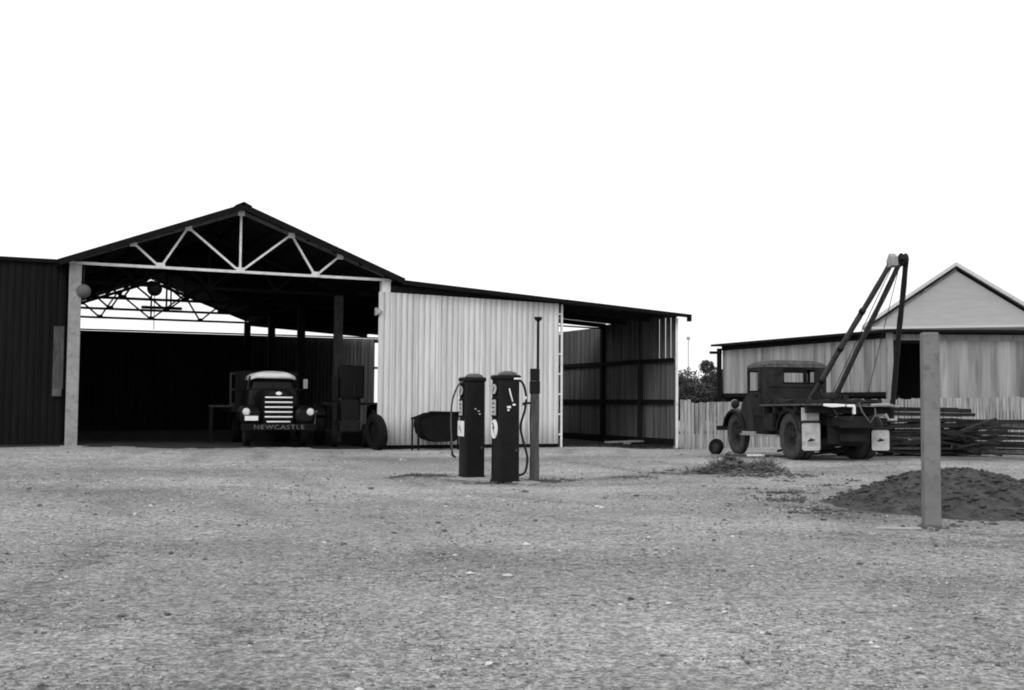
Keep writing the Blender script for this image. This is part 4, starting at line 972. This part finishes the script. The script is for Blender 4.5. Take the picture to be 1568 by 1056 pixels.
# gravel over the yard: loose stones nobody could count
gm = MB()
for k in range(21000):
    # even over the picture: sample 1/y
    iy = random.uniform(1/32, 1/4.6); y = 1/iy; x = random.uniform(-.50, .50)*y
    u_, s_ = (Vector((x, y))-A).dot(UX), (Vector((x, y))-A).dot(NX)
    if s_ > -.3: continue
    q = noise.noise(Vector((x*.7, y*.7, 1)))+random.uniform(-.3, .3)
    if q < -.25: continue
    big_ = random.random()
    r_ = ((.002+.005*random.random()**1.5) if big_ < .985 else random.uniform(.008, .018))*min(2.2, .5+.10*y)
    gm.cur = 1 if random.random() < .3 else 0
    clod(gm, x, y, gz(x, y)+r_*.25, r_*(1+.02*y))
for (fx, fy, r_, mi) in ((-2.15, 7.05, .028, 0), (-2.42, 7.0, .03, 0), (-.32, 8.8, .035, 1), (-.02, 8.7, .05, 1), (.15, 10.6, .05, 1), (-.6, 15.9, .04, 1)):
    gm.cur = mi; clod(gm, fx, fy, gz(fx, fy)+.008, r_, .4)
go_ = gm.build('gravel', ['darkstone', 'palestone']); struct(go_, 'stuff'); go_['label'] = 'loose dark and pale stones strewn over the yard'

# brush pile and weeds
def tuft(mb, x, y, z, n, h_, spread, w_=.012):
    for _ in range(n):
        a = random.uniform(0, 6.28); r_ = random.uniform(0, spread); bx_, by_ = x+math.cos(a)*r_, y+math.sin(a)*r_
        hh = h_*random.uniform(.4, 1); lx_, ly_ = random.uniform(-.6, .6)*hh, random.uniform(-.4, .4)*hh
        b2 = random.uniform(0, 3.14); cx2, cy2 = math.cos(b2)*w_, math.sin(b2)*w_
        m1 = (bx_+lx_*.35, by_+ly_*.35, z+hh*.6)
        mb.add([(bx_-cx2, by_-cy2, z-.02), (bx_+cx2, by_+cy2, z-.02), (m1[0]+cx2*.8, m1[1]+cy2*.8, m1[2]), (m1[0]-cx2*.8, m1[1]-cy2*.8, m1[2]), (bx_+lx_, by_+ly_, z+hh)], [(0, 1, 2, 3), (3, 2, 4)])
m_ = MB()
def sprig(mb, x, y, z, n, h_, spread, w_=.006):
    """loose bent stalks with small leaves at every angle"""
    for _ in range(n):
        a = random.uniform(0, 6.28); r_ = spread*abs(random.gauss(0, .6)); p = Vector((x+math.cos(a)*r_, y+math.sin(a)*r_, z-.01))
        d = Vector((random.gauss(0, .6), random.gauss(0, .6), random.uniform(.25, 1))).normalized(); L_ = h_*random.uniform(.3, 1.1)
        b2 = random.uniform(0, 3.14); sd = Vector((math.cos(b2), math.sin(b2), 0))*w_
        q = p+d*L_*.5; e = q+(d+Vector((random.gauss(0, .4), random.gauss(0, .4), -.35))).normalized()*L_*.5
        mb.add([p-sd, p+sd, q+sd*.8, q-sd*.8, e], [(0, 1, 2, 3), (3, 2, 4)])
        for c in (q, e, (q+e)/2):
            l1 = Vector((random.gauss(0, 1), random.gauss(0, 1), random.gauss(0, .6))).normalized()*w_*2.6; l2 = l1.orthogonal().normalized()*w_*1.4
            mb.add([c-l1, c+l2, c+l1, c-l2], [(0, 1, 2, 3)])
def lump(mb, x0, y0, sx, sy, h_, n, r0=.02, r1=.07):
    for _ in range(n):
        x = random.gauss(x0, sx); y = random.gauss(y0, sy); q = math.exp(-((x-x0)/sx/1.3)**2-((y-y0)/sy/1.3)**2)
        clod(mb, x, y, gz(x, y)+random.uniform(0, h_)*q, random.uniform(r0, r1))
lump(m_, 4.22, 21.3, .18, .20, .42, 320, .025, .085); lump(m_, 3.75, 21.2, .22, .15, .12, 160, .02, .06); lump(m_, 4.75, 21.0, .28, .18, .12, 130, .02, .06)
lump(m_, 4.5, 20.3, .5, .15, .04, 90, .015, .05)
for (x0, y0, n_, h_, sp) in ((4.2, 21.35, 90, .36, .18), (4.85, 21.5, 40, .36, .12), (4.65, 21.4, 18, .20, .12), (3.8, 21.2, 30, .12, .25), (4.9, 21.1, 24, .13, .25), (4.1, 21.4, 24, .34, .08)):
    for _ in range(n_):
        x = random.gauss(x0, sp*.8); y = random.gauss(y0, sp*.6); sprig(m_, x, y, gz(x, y)+.03, 9, h_, .1, .007)
tag(m_.build('brush_pile', 'weed'), 'low dark pile of uprooted weeds and clods before the crane truck', 'brush pile')
m_ = MB()
def weeds(x0, y0, sx, sy, n, h_=.07, cl=.5, nn=6):
    for _ in range(n):
        x = random.gauss(x0, sx); y = random.gauss(y0, sy); sprig(m_, x, y, gz(x, y), nn, h_, .07, .005)
        if random.random() < cl: clod(m_, x+random.gauss(0, .05), y, gz(x, y)+.005, random.uniform(.012, .04))
weeds(-1.45, 19.95, .32, .10, 110, .07, .7); weeds(.3, 19.1, .35, .3, 60, .07); weeds(.75, 19.2, .25, .2, 30, .06)
weeds(3.9, 15.8, .25, .25, 26, .08); weeds(3.9, 14.3, .35, .6, 60, .04, 1.0, 2)
weeds(-.7, 19.55, .3, .06, 30, .06, .9); weeds(-.1, 18.5, .3, .05, 30, .05, 1.0, 3); weeds(.4, 18.85, .12, .06, 16, .06, .9); weeds(4.75, 12.5, .16, .1, 20, .05, 1.0, 4); weeds(4.2, 16.9, .25, .12, 22, .09)
for (x0, y0, n_) in ((4.75, 19.3, 7), (5.35, 18.5, 6), (6.0, 19.5, 7), (3.9, 17.6, 6), (2.9, 20.9, 16), (2.0, 19.8, 10), (3.2, 22.0, 12), (2.4, 20.2, 12), (5.4, 20.4, 8)): weeds(x0, y0, .2, .12, n_, .06, .8)
for k in range(90):
    x, y = SW(random.uniform(UM+.2, UE+.4), random.gauss(-.05, .12)); sprig(m_, x, y, g(x, y), 6, .10, .1, .006)
for k in range(120):
    a = random.uniform(0, 6.28); q = random.uniform(.55, 1.1); x = 5.95+math.cos(a)*1.9*q; y = 15.1+math.sin(a)*2.0*q
    zz = g(x, y)+.50*max(0, (math.cos(min(1, q)*math.pi)+1)/2)**.85-.03; sprig(m_, x, y, zz, 5, .06, .1, .005)
o = m_.build('weeds', 'weed'); struct(o, 'stuff'); o['label'] = 'short dark weeds around the pumps, soil mound and sheds'

# ---------------------------------------------------------------- trees beyond the fence
def bush_tree(x, y, h_, r_, label, seed, n=5200):
    rnd = random.Random(seed)
    t = thing('bushy_tree', label, 'tree', (x, y, g(x, y)), 0, 'trees beyond the paling fence')
    tk = MB(); tk.tube([(0, 0, -.1), (.05, 0, h_*.3), (-.05, .05, h_*.6)], [.16, .12, .06], 8)
    lobes = []
    for k in range(11):
        a = rnd.uniform(0, 6.28); q = rnd.uniform(.15, .75)*r_; z = rnd.uniform(.28, .80)*h_
        lobes.append((math.cos(a)*q, math.sin(a)*q, z, rnd.uniform(.30, .5)*r_)); tk.tube([(0, 0, h_*.25), (math.cos(a)*q, math.sin(a)*q, z)], [.06, .02], 5)
    lobes.append((rnd.uniform(-.3, .3)*r_, 0, h_*.84, .26*r_))
    tk.build('trunk', 'trunk', t)
    cr = MB()
    for _ in range(n):
        lx_, ly_, lz, lr = rnd.choice(lobes)
        v = Vector((rnd.gauss(0, 1), rnd.gauss(0, 1), rnd.gauss(0, 1))).normalized()*lr*rnd.uniform(.55, 1.06)
        c = Vector((lx_+v.x, ly_+v.y, max(.1, lz+v.z*.9))); s_ = rnd.uniform(.05, .11)
        ax1 = Vector((rnd.uniform(-1, 1), rnd.uniform(-1, 1), rnd.uniform(-1, 1))).normalized(); ax2 = ax1.orthogonal().normalized()
        cr.add([c-ax1*s_, c+ax2*s_*.6, c+ax1*s_, c-ax2*s_*.6], [(0, 1, 2, 3)])
    cr.build('crown', 'leaf', t)
bush_tree(8.2, 56, 3.0, 1.3, 'dark bushy tree closest to the lean-to corner post', 1)
bush_tree(9.6, 57, 3.95, 1.5, 'tallest dark bushy tree, its top between lean-to and raised shed', 2)
bush_tree(11.0, 58, 3.45, 1.5, 'dark bushy tree partly hidden by the raised shed post', 3)
bush_tree(8.9, 54.5, 2.5, 1.4, 'low spreading dark tree just above the fence palings', 4)
bush_tree(12.4, 60, 3.2, 1.6, 'dark bushy tree behind the raised shed wall', 5)

# distant pole
t = thing('distant_pole', 'thin distant pole with small top above the dark trees', 'pole', (17.5, 110, -.1))
m_ = MB(); m_.tube([(0, 0, 0), (0, 0, 7.9)], .06, 6); m_.build('pole_shaft', 'farroof', t)
m_ = MB(); m_.box((0, 0, 7.95), (.3, .2, .28)); m_.build('pole_top', 'concrete', t)
